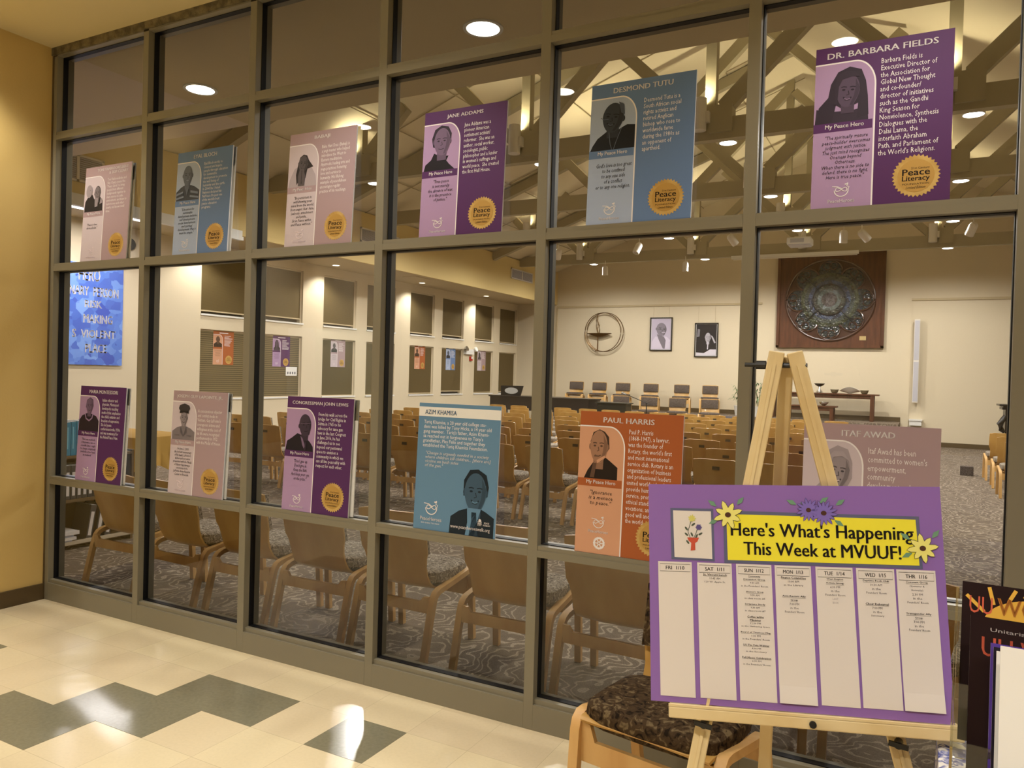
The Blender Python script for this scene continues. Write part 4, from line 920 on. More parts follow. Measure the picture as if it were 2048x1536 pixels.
for i in range(7):
    x0 = xl[i]; x1 = x0+.087; zb = .015+.0016*i; zt = .356
    s = G(); n_ = 8; vs_ = []
    for k in range(n_+1):
        q = k/n_; y = -.0012-(.004*(1-q/.2)**2 if q < .2 and i in (3, 6) else 0); z = zb+(zt-zb)*q; vs_ += [(x0+.002*(1-q), y, z), (x1+.004*(1-q), y, z)]
    s.add(vs_, [(2*k, 2*k+1, 2*k+3, 2*k+2) for k in range(n_)])
    s = s.build('day_strip', M['paper'], nb)
    g = G(); a, b, c, d = x0+.005, x1-.004, .331, .350; g.ribbon([(a,c),(b,c),(b,d),(a,d)], .0009, -.0018, True); g.build('heading_box', M['ink'], s)
    text('day_heading', days[i], a+.015, b-.015, c+.005, d-.005, M['ink'], s, -.0018, bold=.015)
    z = .3235; h = .0072 if i == 2 else .0088; cx = (x0+x1)/2+.001
    for ln, st_ in ent[i]:
        if not ln: z -= h*.9 if i == 2 else h; continue
        wdt = min(.0033*len(ln)*(1.0 if i != 2 else .95), .076)*(1.06 if st_ == 1 else 1)
        text('entry', ln, cx-wdt/2, cx+wdt/2, z, z+h*.62, FAINT if st_ == 2 else (M['ink'] if st_ == 1 else GREY), s, -.0018, bold=.02 if st_ == 1 else 0, res=1)
        if st_ == 1: G().ribbon([(cx-wdt/2, z-h*.12), (cx+wdt/2, z-h*.12)], .0005, -.0018).build('underline', M['ink'], s)
        z -= h*1.13 if i == 2 else h*1.08

# ================================================================== LITERATURE TABLE
tb = thing('side_table', 'small table under a blue toile cloth, right of the easel', 'table', (5.52, -1.36, 0))
G().box(-.36, .36, -.44, .44, .70, .73).build('tabletop', M['walnut'], tb)
for sx in (-1, 1):
    for sy in (-1, 1): G().box(sx*.24-.02, sx*.24+.02, sy*.31-.02, sy*.31+.02, 0, .70).build('leg', M['walnut'], tb)
g = G(); vs_ = []; n_ = 96; ring = []
for lev, (zz, ex, wv) in enumerate(((.736, 0, 0), (.732, .008, 0), (.64, .010, .004), (.55, .012, .008), (.46, .014, .010))):
    for k in range(n_):
        a = 2*PI*k/n_; c_, s_ = math.cos(a), math.sin(a); q = max(abs(c_), abs(s_)); px_, py_ = c_/q*(.365+ex), s_/q*(.445+ex); wob = wv*math.sin(k*1.3)
        vs_.append((px_+c_*wob, py_+s_*wob, zz))
fs = [tuple(range(n_))]
for lev in range(4):
    for k in range(n_): fs.append((lev*n_+k, (lev+1)*n_+k, (lev+1)*n_+(k+1) % n_, lev*n_+(k+1) % n_))
g.add(vs_, fs); cl = g.build('tablecloth', M['toile'], None, True); cl.location = (5.52, -1.36, 0); tag(cl, 'blue and white toile cloth draped over the side table right of the easel', 'tablecloth')
# clear literature holder with stepped pockets, turned a little
LH = Matrix.Translation((5.147, -1.60, .738)) @ Matrix.Rotation(-.05, 4, 'Z')
lh = thing('literature_holder', 'clear acrylic literature holder standing on the toile cloth at the right edge', 'brochure holder', (5.147, -1.60, .738), -.05)
HWD = .26
G().box(0, HWD, .20, .204, 0, .46).build('back_panel', M['acrylic'], lh)
for x in (0, HWD-.004):
    G().add([(x,y,z) for y, z in ((.2,0),(.2,.47),(.13,.42),(.08,.34),(.03,.30),(-.005,.25),(-.09,.22),(-.12,0))]+[(x+.004,y,z) for y, z in ((.2,0),(.2,.47),(.13,.42),(.08,.34),(.03,.30),(-.005,.25),(-.09,.22),(-.12,0))],
            [tuple(range(8)), tuple(range(15,7,-1))]+[(i, i+8, (i+1) % 8+8, (i+1) % 8) for i in range(8)]).build('side_panel', M['acrylic'], lh)
for y, z0, z1 in ((.075, .20, .33), (-.005, .16, .26), (-.112, .12, .22)): G().box(0, HWD, y, y+.003, z0, z1).build('pocket_front', M['acrylic'], lh)
def mag(y, z, x0, w, h, lean, cover, name, label, t=.006):
    m = thing(name, label, 'magazine'); m.matrix_world = LH @ Matrix.Translation((x0, y, z)) @ Matrix.Rotation(-lean, 4, 'X')
    G().box(0, w, 0, t, 0, h).build('pages', M['brightpaper'], m); G().xz([(0,0),(w,0),(w,h),(0,h)], -.0005).build('cover', cover, m)
    return m
DK = flat(S(34, 20, 24), .3); SUN = flat(S(226, 176, 72), .35); RED = flat(S(206, 96, 70)); RUST = flat(S(176, 110, 40))
m = mag(.098, .224, .010, .215, .276, .30, DK, 'magazine', 'magazine with rising sun cover in the back pocket of the holder')
G().ell(.122, .205, .088, .052, -.001, 24, 0, 0, PI).build('printed_sun', SUN, m)
g = G()
for a in (2.75, 2.45, 2.1, 1.85, 1.62, 1.38, 1.15, .85, .5):
    c_, s_ = math.cos(a), math.sin(a); r1 = min(.115/abs(c_) if abs(c_) > .1 else 9, .066/s_); g.ribbon([(.122+.094*c_, .205+.056*s_), (.122+r1*c_, .205+r1*s_)], .006, -.001)
g.build('printed_rays', SUN, m)
text('cover_title', 'UU', .012, .048, .222, .252, RED, m, -.0016, bold=.0); text('cover_title', 'WORLD', .056, .180, .224, .254, RUST, m, -.0016, bold=.03)
m = mag(.018, .190, .024, .215, .27, .30, DK, 'magazine', 'dark magazine with red lettering in the second pocket of the holder')
text('cover_line', 'Unitarian Universalist', .03, .17, .247, .253, FAINT, m, -.001); text('cover_title', 'UU WORLD', .018, .2, .205, .237, RED, m, -.001, bold=.01)
G().ell(.12, .15, .07, .05, -.001, 20).build('printed_blur', flat(S(84, 70, 60)), m)
for k, c in enumerate((S(84, 60, 150), S(30, 26, 40), S(226, 224, 222))):
    mag(-.028-.010*k, .168, .054+.004*k, .20, .262-.003*k, .30, flat(c, .3), 'booklet', ('purple edged booklet behind the white brochure', 'dark booklet just behind the white brochure', 'pale booklet touching the white brochure')[k], .004)
m = mag(-.09, .170, .066, .21, .275, .30, M['brightpaper'], 'brochure', 'white brochure with a small chalice emblem in the front pocket')
g = G(); c_ = (.075, .228)
g.ribbon([(c_[0]+.02*math.cos(2*PI*i/24), c_[1]+.022*math.sin(2*PI*i/24)) for i in range(24)], .0006, -.001, True)
g.xz([(c_[0]-.014,c_[1]-.002),(c_[0]+.014,c_[1]-.002),(c_[0]+.008,c_[1]-.007),(c_[0]-.008,c_[1]-.007)], -.001).ribbon([(c_[0],c_[1]-.006),(c_[0],c_[1]-.018)], .002, -.001).ell(c_[0], c_[1]+.008, .003, .009, -.001)
g.build('chalice_emblem', M['ink'], m)
G().xz([(.052,.155),(.16,.155),(.16,.198),(.052,.198)], -.001).build('photo_block', flat(S(70, 66, 60)), m); G().xz([(.052,.140),(.16,.140),(.16,.150),(.052,.150)], -.001).build('grey_band', flat(S(150, 146, 140)), m)

# ================================================================== LIBRARY CORNER (far left)
bc = thing('bookcase', 'low dark wooden bookcase seen through the far left pane', 'bookcase', (-1.37, .80, 0))
wood = mat('dark_oak', S(104, 84, 56), .5)
for y in (-.66, .68): G().box(-.16, .16, y-.012, y+.012, 0, .81).build('side_panel', wood, bc)
for z in (.05, .415, .785): G().box(-.16, .165, -.65, .67, z-.012, z+.013).build('shelf', wood, bc)
G().box(-.16, -.15, -.65, .67, 0, .8).build('back_panel', wood, bc); G().box(.155, .172, -.65, .67, .045, .075).build('shelf_lip', mat('pale_lip', S(196, 182, 158), .5), bc)
BLU = mat('teal_blue_cover', S(40, 134, 170), .4); WB = M['brightpaper']; GRYB = mat('grey_binder', S(70, 68, 66), .45)
def book(i, y0, z0, w, h, d, cover, name, label, grp, lean=0, labelled=False, x=-1.215):
    b = thing(name, label, 'book', (x, y0, z0), 0, grp, lean)
    G().box(-d, 0, 0, w, 0, h).build('cover', cover, b)
    G().box(-d+.004, -.004, .003, w-.003, h, h+.0015).build('pages', WB, b)
    if labelled: G().box(0, .0012, w*.22, w*.78, h*.1, h*.8).build('spine_label', M['paper'], b)
    else: G().box(0, .001, w*.3, w*.5, h*.2, h*.85).build('spine_label', flat(S(130, 196, 220)), b)
    return b
for i in range(27): book(i, .16+.0465*i, .80, .042, .28+.004*(i % 3), .2, BLU, 'hymnal', 'teal blue hymn book in the row on top of the bookcase', 'blue hymn books on the bookcase')
for i in range(25): book(i, .16+.050*i, .43, .044, .285, .22, GRYB, 'binder', 'grey binder with white spine label on the bookcase middle shelf', 'binders on the bookcase middle shelf', 0, True)
for i in range(3): book(i, 1.05+.085*i, .072, .05, .29, .22, GRYB, 'binder', ('wide', 'tilted', 'rightmost')[i]+' leaning binder on the bottom shelf of the bookcase', 'leaning binders on the bottom shelf', -.16, True)
for i, (z, dx, w_) in enumerate(((.066, .0, .02), (.087, .03, .025), (.113, .01, .018), (.132, .05, .03))):
    o = G().box(-.2, .02+dx*.4, -.2+dx, .2+dx, 0, w_).build('magazine', M['paper'] if i % 2 else mat('magazine_blue_white', S(190, 196, 214), .35)); o.location = (-1.22, .72, z)
    tag(o, ('lowest', 'second', 'third', 'topmost')[i]+' magazine of the flat stack on the bottom shelf', 'magazine', 'magazines stacked on the bottom shelf')
tbl = thing('cloth_table', 'small table under a mustard yellow cloth, left behind the soldier poster', 'table', (-2.75, 2.55, 0))
G().box(-.6, .6, -.35, .35, .77, .80).build('tabletop', M['walnut'], tbl)
for sx in (-1, 1):
    for sy in (-1, 1): G().box(sx*.52-.025, sx*.52+.025, sy*.28-.025, sy*.28+.025, 0, .77).build('leg', M['walnut'], tbl)
g = G(); vs_ = []; n_ = 64
for lev, (zz, ex, wv) in enumerate(((.815, 0, 0), (.81, .015, 0), (.66, .03, .01), (.46, .05, .03))):
    for k in range(n_):
        a = 2*PI*k/n_; c_, s_ = math.cos(a), math.sin(a); q = max(abs(c_), abs(s_)); vs_.append((c_/q*(.61+ex)+wv*math.sin(k*1.9), s_/q*(.36+ex)+wv*math.cos(k*1.7), zz-(.05*math.sin(k*.9) if lev == 3 else 0)))
fs = [tuple(range(n_))]+[(l_*n_+k, (l_+1)*n_+k, (l_+1)*n_+(k+1) % n_, l_*n_+(k+1) % n_) for l_ in range(3) for k in range(n_)]
cl = g.add(vs_, fs).build('tablecloth', mat('mustard_cloth', S(206, 164, 84), .9), None, True); cl.location = (-2.75, 2.55, 0); tag(cl, 'mustard yellow cloth hanging over the small table in the hall', 'tablecloth')
bn = thing('wall_banner', 'blue faceted banner with white hand lettering on the left hall wall', 'banner', (XW+.03, 3.62, 1.55), PI/2)
G().box(0, 1.71, 0, .004, 0, 1.64).build('sheet', M['facets'], bn)
WH = flat(S(240, 238, 246))
for s_, x0, x1, z0, z1 in (('HERO', .93, 1.29, 1.36, 1.56), ('NARY  PERSON', .78, 1.62, 1.12, 1.27), ('RISK', 1.04, 1.33, .93, 1.05), ('MAKING', 1.02, 1.52, .68, .82), ('S  VIOLENT', .84, 1.58, .44, .57), ('PLACE', 1.06, 1.43, .20, .34)):
    text('lettering', s_, x0, x1, z0, z1, WH, bn, -.002, bold=.045)
o = G().lathe([(0,0),(.1,0),(.1,.04),(0,.05)], 20).build('wall_clock', M['black'], None, True); o.rotation_euler = (0, PI/2, 0); o.location = (XF+.002, 4.72, 3.58) if False else (XW+.002, 5.44, 3.62); tag(o, 'small dark round fitting high on the left hall wall', 'wall fitting')

# vents on the fascia
for i, (y0, y1, z0, z1, lab) in enumerate(((16.5, 17.87, 4.35, 4.65, 'white double ventilation grille at the far end of the yellow fascia'), (9.75, 11.1, 4.3, 4.6, 'white double ventilation grille half hidden behind a mullion'), (3.2, 3.98, 4.12, 4.5, 'ventilation grille high above the library corner'))):
    v = thing('vent_grille', lab, 'vent', (XF, y0, z0), 0, 'ventilation grilles on the fascia'); L_, h_ = y1-y0, z1-z0; g = G()
    for a, b, c, d in ((0, L_, 0, .03), (0, L_, h_-.03, h_), (0, .03, 0, h_), (L_-.03, L_, 0, h_), (L_/2-.02, L_/2+.02, 0, h_)): g.box(0, .025, a, b, c, d)
    g.build('frame', M['whitemetal'], v); G().box(0, .004, .02, L_-.02, .02, h_-.02).build('backing', M['base'], v)
    g = G()
    for k in range(11): z = .03+(h_-.06)*(k+.5)/11; g.bar((.012, .03, z), (.012, L_-.03, z), .004, (h_-.06)/11*.75, (.5, 0, 1))
    g.build('louvres', mat('vent_louvre', S(168, 166, 176), .5), v)
v = thing('ceiling_vent', 'flat vent in the aisle ceiling near the second downlight', 'vent', (-6.0, 12.6, ZS-.012)); G().box(-.2, .2, -.3, .3, 0, .012).build('grille', M['soffit'], v)
em = thing('emergency_light', 'white twin-head emergency light between two windows', 'light', (XW+.0, 16.68, 2.12))
G().box(0, .09, -.3, .16, .02, .17).build('housing', M['white'], em)
for y in (-.33, .2):
    g = G(); g.m = Matrix.Translation((.1, y, .17)) @ Matrix.Rotation(1.2, 4, 'Y'); g.lathe([(.03,-.06),(.075,0),(.075,.05),(.068,.05),(0,.045)], 18); h_ = g.build('lamp_head', M['chrome'] if y < 0 else M['white'], em, True)
fa = thing('fire_strobe', 'small red and white fire alarm strobe just below the emergency light', 'alarm', (XW, 16.76, 1.95)); G().box(0, .05, -.06, .06, 0, .13).build('base_plate', mat('alarm_red', S(186, 40, 30), .4), fa); G().box(.05, .07, -.035, .035, .06, .12).build('strobe', M['white'], fa)
pn = thing('paper_notice', 'white paper notice with small icons on the second window blind', 'notice', (XW-.045, 9.22, 1.42), PI/2); G().box(0, .33, 0, .002, 0, .19).build('sheet', M['brightpaper'], pn)
g = G()
for k in range(4): g.ell(.06+.07*k, .06, .02, .03, -.001, 8)
g.build('icons', flat(S(90, 90, 96)), pn)

# ================================================================== FAR WALL
def fw(x, z): return (x, YW-.002, z)
ch = thing('chalice_sculpture', 'metal flaming chalice within two overlapping rings on the far wall', 'sculpture', (-3.78, YW-.13, 2.98))
BRZ = mat('aged_bronze', S(104, 76, 44), .4, .8)
for dx, rx, nm in ((-.02, .60, 'ring'), (.05, .61, 'ring')): G().tube([(dx+rx*math.cos(2*PI*i/48), .02*(dx > 0), .61*math.sin(2*PI*i/48)) for i in range(48)], .012, 6, True).build(nm, BRZ, ch, True)
g = G(); g.m = Matrix.Translation((-.13, 0, -.06)) @ Matrix.Diagonal((1, .24, 1, 1)); g.lathe([(0,-.09),(.12,-.08),(.30,-.02),(.42,.02),(.40,.03),(.25,.0),(0,-.02)], 28).build('bowl', BRZ, ch, True)
G().tube([(-.18,0,-.14),(-.18,0,-.6)], .018).tube([(-.26,0,-.6),(-.18,0,-.58),(-.08,0,-.6)], .015).build('stem', BRZ, ch, True)
G().tube([(-.16,0,-.06),(-.24,0,.2),(-.24,0,.38),(-.19,0,.60),(-.2,0,.36),(-.13,0,.2),(-.12,0,.08),(-.14,0,-.06)], .014).tube([(-.16,0,-.06),(-.2,0,.12),(-.18,0,.25)], .011).build('flame', BRZ, ch, True)
for nm, lab, x0, z0, fr in (('framed_portrait', 'framed portrait of a bald man with spectacles in a white shawl', -2.29, 2.42, 0), ('framed_portrait', 'framed dark portrait of a man with hand raised to his brow', -.91, 2.245, 1)):
    p = thing(nm, lab, 'picture', (x0, YW-.03, z0), 0, 'framed portraits on the far wall'); W, H = .69, 1.01
    g = G()
    for a, b, c, d in ((0, W, 0, .03), (0, W, H-.03, H), (0, .03, 0, H), (W-.03, W, 0, H)): g.box(a, b, -.02, .028, c, d)
    g.build('frame', M['black'], p); G().box(.02, W-.02, 0, .02, .02, H-.02).build('backing', M['white'], p)
    G().xz([(.045,.04),(W-.045,.04),(W-.045,H-.04),(.045,H-.04)], -.003).build('photograph', flat(S(186, 176, 196) if not fr else S(38, 36, 38)), p)
    if not fr:
        portrait(p, .05, .045, W-.1, H-.1, S(210, 200, 218), dict(head=(.52,.66,.27,.22,-.08), body=[(0,0),(1,0),(1,.3),(.8,.42),(.2,.42),(.02,.25)], cloth=.95, face=.34, hair=.3, turn=.6, neck=0,
           over=[('neck_chest',[(.28,.5),(.66,.42),(.76,.3),(.72,.02),(.62,.02),(.4,.3)],.3)], lines=[('spectacles',[(.26,.68),(.5,.66),(.58,.63),(.76,.66)],.16,.02),('moustache',[(.54,.55),(.72,.56)],.75,.05)]), -.004)
    else:
        portrait(p, .05, .045, W-.1, H-.1, S(216, 210, 220), dict(head=(.58,.58,.14,.16,-.1), body=[(.3,.1),(1,.12),(.95,.4),(.72,.5),(.46,.48),(.34,.36)], cloth=.03, face=.6, hair=.03,
           over=[('papers',[(0,.0),(1,.0),(1,.2),(.7,.2),(.4,.08),(0,.1)],.9),('arm',[(.72,.66),(.82,.62),(.98,.42),(.9,.4)],.7),('shirt',[(.56,.44),(.62,.44),(.6,.2),(.55,.2)],.9),('backdrop_light',[(.02,.6),(.16,.62),(.18,.85),(.06,.86)],.3)]), -.004)
    for x in (.1, W-.1): G().tube([(x, .0, H), (x, .02, 3.8-z0)], .003, 5).build('hanging_wire', M['soffit'], p)
rw = thing('rose_window', 'round mosaic glass rosette mounted on a square walnut panel', 'artwork', (2.795, YW-.01, 3.855))
G().box(-1.375, 1.375, -.06, .0, -1.31, 1.31).build('panel', M['walnut'], rw)
g = G()
for a, b, c, d in ((-1.375,1.375,1.25,1.31),(-1.375,1.375,-1.31,-1.25),(-1.375,-1.30,-1.31,1.31),(1.30,1.375,-1.31,1.31)): g.box(a, b, -.10, -.06, c, d)
g.build('panel_rim', M['walnut'], rw)
DW = mat('carved_dark_wood', S(66, 40, 30), .22, spec=.7, coat=.4)
G().ell(0, 0, 1.14, 1.12, -.075, 64).build('roundel', DW, rw)
G().tube([(1.13*math.cos(2*PI*i/64), -.08, 1.11*math.sin(2*PI*i/64)) for i in range(64)], .03, 8, True).build('outer_ring', DW, rw, True)
for k in range(8):
    a = PI*k/4; cx, cz = .80*math.cos(a), .79*math.sin(a); R2 = .30
    lo = G().ell(cx, cz, R2, R2, -.085-.002*(k % 2), 28).build('lobe', M['mosaic'], rw)
    G().tube([(cx+R2*math.cos(a+t), -.10, cz+R2*math.sin(a+t)) for t in [-1.9+3.8*i/22 for i in range(23)]], .022, 8).build('lobe_rim', DW, lo, True)
    for q in (-.5, .5): G().tube([(cx+.16*math.cos(a+q)+.1*math.cos(t), -.10, cz+.16*math.sin(a+q)+.1*math.sin(t)) for t in [2*PI*i/16 for i in range(16)]], .012, 6, True).build('foil', DW, lo, True)
dome = ((.0, -.19), (.2, -.185), (.3, -.175), (.42, -.155), (.54, -.137), (.64, -.115), (.74, -.09)); n_ = 48
for (r1, y1), (r2, y2), (nm, c1, c2, c3) in zip(dome, dome[1:], (('ruby_centre', S(32,28,29), S(57,50,48), S(82,76,76)), ('pale_ring', S(57,65,59), S(82,91,85), S(103,111,111)), ('smoke_ring', S(34,38,35), S(48,53,44), S(65,68,54)),
        ('blue_ring', S(29,38,53), S(44,56,76), S(62,76,102)), ('grey_ring', S(38,45,44), S(54,63,60), S(69,76,71)), ('moss_ring', S(42,48,35), S(60,68,47), S(72,78,62)))):
    g = G(); g.add([(r1*math.cos(2*PI*i/n_), y1, r1*math.sin(2*PI*i/n_)) for i in range(n_)]+[(r2*math.cos(2*PI*i/n_), y2, r2*math.sin(2*PI*i/n_)) for i in range(n_)], [(i, (i+1) % n_, n_+(i+1) % n_, n_+i) for i in range(n_)])
    def fn(nt, b, v, c=(c1, c2, c3)):
        vo = N(nt, 'ShaderNodeTexVoronoi', Scale=11.0); nt.links.new(v, vo.inputs['Vector'])
        nt.links.new(ramp(nt, vo.outputs['Color'], [(.15, c[0]), (.5, c[1]), (.85, c[2])]), b.inputs['Base Color'])
        no = N(nt, 'ShaderNodeTexNoise', Scale=22.0, Detail=2.0); nt.links.new(v, no.inputs['Vector'])
        bp = N(nt, 'ShaderNodeBump', Strength=.9, Distance=.05); nt.links.new(no.outputs['Fac'], bp.inputs['Height']); nt.links.new(bp.outputs['Normal'], b.inputs['Normal'])
        b.inputs['Roughness'].default_value = .16; b.inputs['Specular IOR Level'].default_value = .9
    g.build('glass_ring', node_mat(nm, fn), rw, True)
g = G(); g.tube([(.42*math.cos(2*PI*i/40), -.165, .42*math.sin(2*PI*i/40)) for i in range(40)], .018, 6, True)
for k in range(4): a = PI/4+PI*k/2; g.tube([(.42*math.cos(a), -.165, .42*math.sin(a)), (.98*math.cos(a), -.095, .98*math.sin(a))], .014, 6)
g.build('lead_bars', M['black'], rw); G().box(.78, .94, -.068, -.06, -1.1, -.99).build('brass_plate', mat('brass', S(200, 176, 124), .35, .7), rw)
# long altar table and smaller table, things on them
def table(name, lab, x0, x1, y, z0, zt, d, inset, leg):
    t = thing(name, lab, 'table', ((x0+x1)/2, y, z0)); hw = (x1-x0)/2; h_ = zt-z0
    G().box(-hw, hw, -d/2, d/2, h_-.035, h_).build('tabletop', M['walnut'], t); G().box(-hw+inset, hw-inset, -d/2+.05, d/2-.05, h_-.13, h_-.035).build('apron', M['walnut'], t)
    for sx in (-1, 1):
        for sy in (-1, 1): cx, cy = sx*(hw-inset), sy*(d/2-.06); G().box(cx-leg/2, cx+leg/2, cy-leg/2, cy+leg/2, 0, h_-.035).build('leg', M['walnut'], t)
    return t
table('altar_table', 'long narrow walnut table against the far wall with bowls on top', 1.33, 4.13, 19.2, .6, 1.31, .5, .16, .09)
table('low_table', 'smaller walnut table standing in front of the long table', 1.86, 3.18, 18.55, .6, .98, .45, .12, .09)
c = thing('chalice', 'dark footed chalice bowl on a silver stem on the long table', 'chalice', (2.66, 19.2, 1.31))
G().lathe([(.11,0),(.1,.01),(.03,.1),(.02,.16)], 20).build('foot', M['chrome'], c, True); G().lathe([(.02,.16),(.1,.2),(.14,.25),(.13,.25),(.08,.21),(0,.2)], 24).build('bowl', M['ebony'], c, True)
STN = mat('olive_stoneware', S(120, 110, 84), .5)
for x, lab in ((3.07, 'olive stoneware bowl right of the chalice'), (3.74, 'olive stoneware bowl at the right end of the long table')):
    o = G().lathe([(.05,0),(.08,.02),(.1,.08),(.11,.1),(.1,.1),(.07,.03),(0,.025)], 22).build('bowl', STN, None, True); o.location = (x-.03 if x < 3.3 else x+.03, 19.2, 1.31); tag(o, lab, 'bowl', 'stoneware bowls on the long table')
g = G(); n_ = 24; vs_ = []
for r_ in (0.03, .16, .26):
    for i in range(n_): a = 2*PI*i/n_; vs_.append((r_*1.0*math.cos(a), r_*.5*math.sin(a), .005+.12*(r_/.26)**2*(.55+.45*math.cos(2*a+PI))+(.05*(r_/.26) if r_ > .1 else 0)))
fs = [(l_*n_+i, l_*n_+(i+1) % n_, (l_+1)*n_+(i+1) % n_, (l_+1)*n_+i) for l_ in range(2) for i in range(n_)]+[tuple(range(n_-1,-1,-1))]
o = g.add(vs_, fs).build('glass_dish', mat('pale_glassware', S(206, 200, 186), .1, spec=.8), None, True); o.location = (3.42, 19.2, 1.31); tag(o, 'pale wavy glass dish between the two stoneware bowls', 'dish')
o = G().lathe([(.07,0),(.09,.03),(.08,.05),(0,.045)], 18).build('candle_bowl', M['ebony'], None, True); o.location = (2.46, 18.45, .98); tag(o, 'small black bowl on the lower table', 'bowl')
o = G().lathe([(.035,0),(.035,.1),(.02,.13),(.02,.16),(0,.16)], 14).build('amber_bottle', mat('amber_liquid', S(222, 190, 96), .2), None, True); o.location = (2.62, 18.45, .98); tag(o, 'small amber bottle beside the black bowl on the lower table', 'bottle')
o = G().lathe([(.03,0),(.1,.06),(.12,.1),(.11,.1),(.05,.03),(0,.02)], 9).build('petal_dish', M['chrome'], None, False); o.location = (2.86, 18.45, .98); tag(o, 'silver petal-shaped dish on the lower table', 'dish')
pc = thing('hanging_card', 'white lettered card hanging over the front of the lower table', 'card', (2.34, 18.318, .80)); G().box(0, .26, 0, .004, 0, .18).build('sheet', M['paper'], pc)
g = G()
for r_ in range(2):
    for k in range(4): g.ribbon([(.03+.055*k, .12-.06*r_), (.065+.055*k, .12-.06*r_)], .02, -.001)
g.build('printed_marks', flat(S(196, 110, 100)), pc)
sp = thing('column_speaker', 'tall slim white column loudspeaker on the far wall right of the rosette', 'speaker', (4.95, YW-.12, 1.13))
G().box(-.065, .065, -.06, .05, 0, 2.17).build('cabinet', M['whitemetal'], sp); G().box(-.055, .055, -.066, -.06, .03, 1.06).box(-.055, .055, -.066, -.06, 1.11, 2.14).build('grille', mat('grey_grille', S(186, 184, 190), .5), sp); G().box(-.03, .03, .05, .118, .3, .4).box(-.03, .03, .05, .118, 1.8, 1.9).build('bracket', M['soffit'], sp)
bx = thing('wall_box', 'small white box fixed low on the far wall under the column speaker', 'box', (4.98, YW-.1, .53)); G().box(-.14, .14, -.08, .1, 0, .12).build('body', M['white'], bx); G().box(-.155, .155, -.1, .1, .12, .16).build('lid', M['white'], bx)
# piano, podium, microphone
pi_ = thing('piano', 'black grand piano with open music desk in front of the riser', 'piano', (-3.9, 15.1, 0))
g = G(); g.xy([(-1.25,-.15),(1.6,-.15),(1.75,.1),(1.7,.4),(1.1,.62),(.2,.66),(-1.25,.6)], .64, .98); g.build('case', M['ebony'], pi_); g = G(); g.xy([(-1.28,-.18),(1.62,-.18),(1.78,.1),(1.72,.42),(1.1,.65),(.2,.69),(-1.28,.63)], .98, 1.01); g.build('lid', M['ebony'], pi_)
for x, y in ((-1.1,.0),(-1.1,.45),(1.35,.15)): G().box(x-.05, x+.05, y-.05, y+.05, 0, .64).build('leg', M['ebony'], pi_)
md = G().xz([(-1.06,1.01),(-.46,1.01),(-.38,1.28),(-1.06,1.27)], .1, .12).build('music_desk', M['black'], pi_)
G().ell(-.74, 1.14, .2, .085, .097, 24).build('desk_cutout', mat('silvery_sheet', S(176, 176, 172), .3), md)
st_ = thing('sheet_music', 'pale open sheet lying left on the piano lid', 'paper', (-4.95, 15.35, 1.013)); G().box(-.3, .2, -.08, .12, 0, .008).build('pages', M['paper'], st_)
pd = thing('podium', 'dark green lectern box in front of the riser, right of the piano', 'lectern', (-1.6, 14.9, 0)); DG = mat('dark_green_stain', S(34, 36, 28), .4)
G().box(-.36, .38, -.2, .2, 0, .93).build('body', DG, pd); G().box(-.4, .42, -.24, .24, .93, .955).build('top', DG, pd)
ms = thing('microphone_stand', 'black microphone stand with angled boom beside the lectern box', 'microphone', (-.80, 15.0, 0))
G().lathe([(.14,0),(.14,.015),(.02,.03),(0,.03)], 18).build('base', M['black'], ms, True); G().tube([(0,0,.02),(0,0,.97)], .014, 8).build('pole', M['black'], ms); G().tube([(.12,0,.93),(-.55,0,1.17)], .009, 8).build('boom', M['black'], ms); G().tube([(-.52,0,1.16),(-.64,0,1.2)], [.02,.028], 10).build('microphone', M['chrome'], ms)
pu = thing('pulpit', 'dark carved wooden pulpit at the right edge of the hall', 'pulpit', (7.25, 18.0, 0))
G().box(-.45, .45, -.3, .3, 0, 1.08).build('body', M['ebony'], pu); G().box(-.52, .52, -.36, .36, 1.08, 1.13).box(-.58, .58, -.42, .42, 1.16, 1.2).box(-.5, .5, -.33, .33, 1.13, 1.16).build('cornice', M['ebony'], pu)
G().tube([(-.45,-.3,.95),(-.5,-.32,.85),(-.55,-.3,.75),(-.52,-.3,.62),(-.46,-.3,.56)], [.04,.06,.07,.06,.03], 10).build('scroll', M['ebony'], pu, True)
o = G().box(-.2, .2, -.12, .12, 0, .1).build('book_rest', M['black']); o.location = (7.2, 18.0, 1.2); tag(o, 'small black stand on top of the carved pulpit', 'book stand')
st2 = G().box(-.1,.1,-.1,.1,0,.16).build('floor_box', M['fab_stage']); st2.location = (5.85, 12.9, 0); tag(st2, 'dark speckled box on the carpet beside the right block of chairs', 'box')
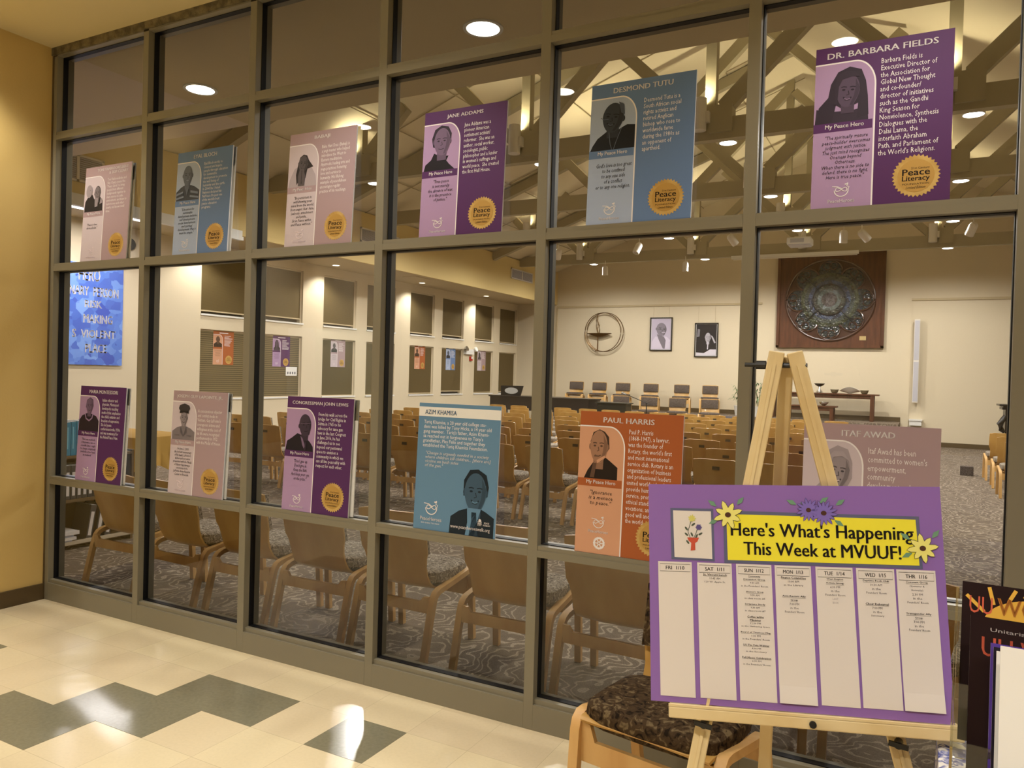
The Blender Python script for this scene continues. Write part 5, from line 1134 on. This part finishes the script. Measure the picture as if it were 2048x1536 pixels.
# plants either side of the fifth mullion
def plant(loc, lab, h, n, seed):
    r_ = random.Random(seed); t = thing('potted_plant', lab, 'plant', loc, 0, 'plants by the platform')
    G().lathe([(.12,0),(.16,.26),(.17,.28),(.15,.28),(.14,.24),(0,.24)], 18).build('pot', M['white'], t, True); g = G()
    for i in range(5): a = r_.uniform(0, 6.28); g.tube([(0,0,.2),(.06*math.cos(a),.06*math.sin(a),h*.6),(.16*math.cos(a),.16*math.sin(a),h*r_.uniform(.8,1))], .008, 5)
    g.build('stems', mat('plant_stem', S(96, 104, 66), .7), t); g = G()
    for i in range(n):
        a = r_.uniform(0, 6.28); z = h*r_.uniform(.45, 1); q = r_.uniform(.04, .2); ln = r_.uniform(.12, .26); b = r_.uniform(-.9, .5); p0 = Vector((q*math.cos(a), q*math.sin(a), z)); d = Vector((math.cos(a)*math.cos(b), math.sin(a)*math.cos(b), math.sin(b))); w = Vector((-math.sin(a), math.cos(a), 0))*.018
        p1 = p0+d*ln*.5+Vector((0,0,.01)); p2 = p0+d*ln-Vector((0,0,.03)); g.add([tuple(p0), tuple(p1-w), tuple(p2), tuple(p1+w)], [(0,1,2,3)])
    g.build('leaves', mat('plant_leaf', S(92, 124, 84), .6), t)
plant((1.16, 18.75, .6), 'leafy green potted plant half hidden behind the fifth mullion', .95, 90, 2)
plant((.62, 18.95, .6), 'pale trailing potted plant on the platform left of the fifth mullion', .85, 60, 5)
# projector and rolled screen
pj_ = thing('projector', 'white ceiling projector hanging above the rosette', 'projector', (2.85, 13.3, 4.33))
G().box(-.23, .23, -.2, .2, 0, .14).build('body', M['white'], pj_, bevel=.02); G().box(-.2, .2, -.17, .17, -.02, 0).build('underside', mat('grey_grille', S(186,184,190), .5), pj_); G().box(-.1, .1, -.08, .08, .14, .17).tube([(0,0,.17),(.02,.4,.42)], .02, 8).build('mount', M['whitemetal'], pj_); G().box(-.16, .1, -.203, -.2, .03, .11).build('front_grille', mat('grey_grille', S(186,184,190), .5), pj_)
sc_ = thing('projection_screen', 'long white roller screen case under the farthest truss, above the rosette', 'screen', (2.2, 16.98, 4.68)); G().box(-1.5, 1.48, -.06, .04, 0, .075).build('case', M['white'], sc_); G().box(-1.45, 1.45, -.04, .0, -.03, 0).build('screen_edge', M['whitemetal'], sc_)
# objects on chairs in the hall
for x, y, z, lab in ((-.72, 5.2+.32, .485, 'crumpled pale paper lying on a hall chair seat, nearer one'), (.55, 5.15, .485, 'crumpled pale paper on a hall chair seat, right one')):
    o = G().rbox(0, 0, .03, .11, .06, .03, 2.5, 10, 6).build('crumpled_paper', M['paper']); o.location = (x, y+.6, z); tag(o, lab, 'paper', 'papers left on hall chairs')
# serving hatch of the kitchen opposite, seen mirrored in the glass
struct(G().box(-7, -4.4, -9.59, -9.55, 0, 2.45).build('wall_kitchen', mat('kitchen_mint', S(214, 226, 206), .6)))
struct(G().box(-7, -6.3, -9.3, -9.2, 0, 2.45).build('trim_9', M['white'])); struct(G().box(-4.4, -4.3, -9.6, -9.2, 0, 2.6).build('trim_10', M['white']))
kl = thing('kitchen_light', 'bright ceiling strip of the kitchen corner behind the camera', 'light', (-5.6, -8.4, 4.26)); G().box(-.6, .6, -.1, .1, 0, .04).build('housing', M['white'], kl); G().box(-.58, .58, -.08, .08, -.01, 0).build('diffuser', M['strip'], kl)
l = lamp('AREA', 'lamp', (0, 0, -.02), 140, COOL, kl); l.data.shape = 'RECTANGLE'; l.data.size = 1.1; l.data.size_y = .14
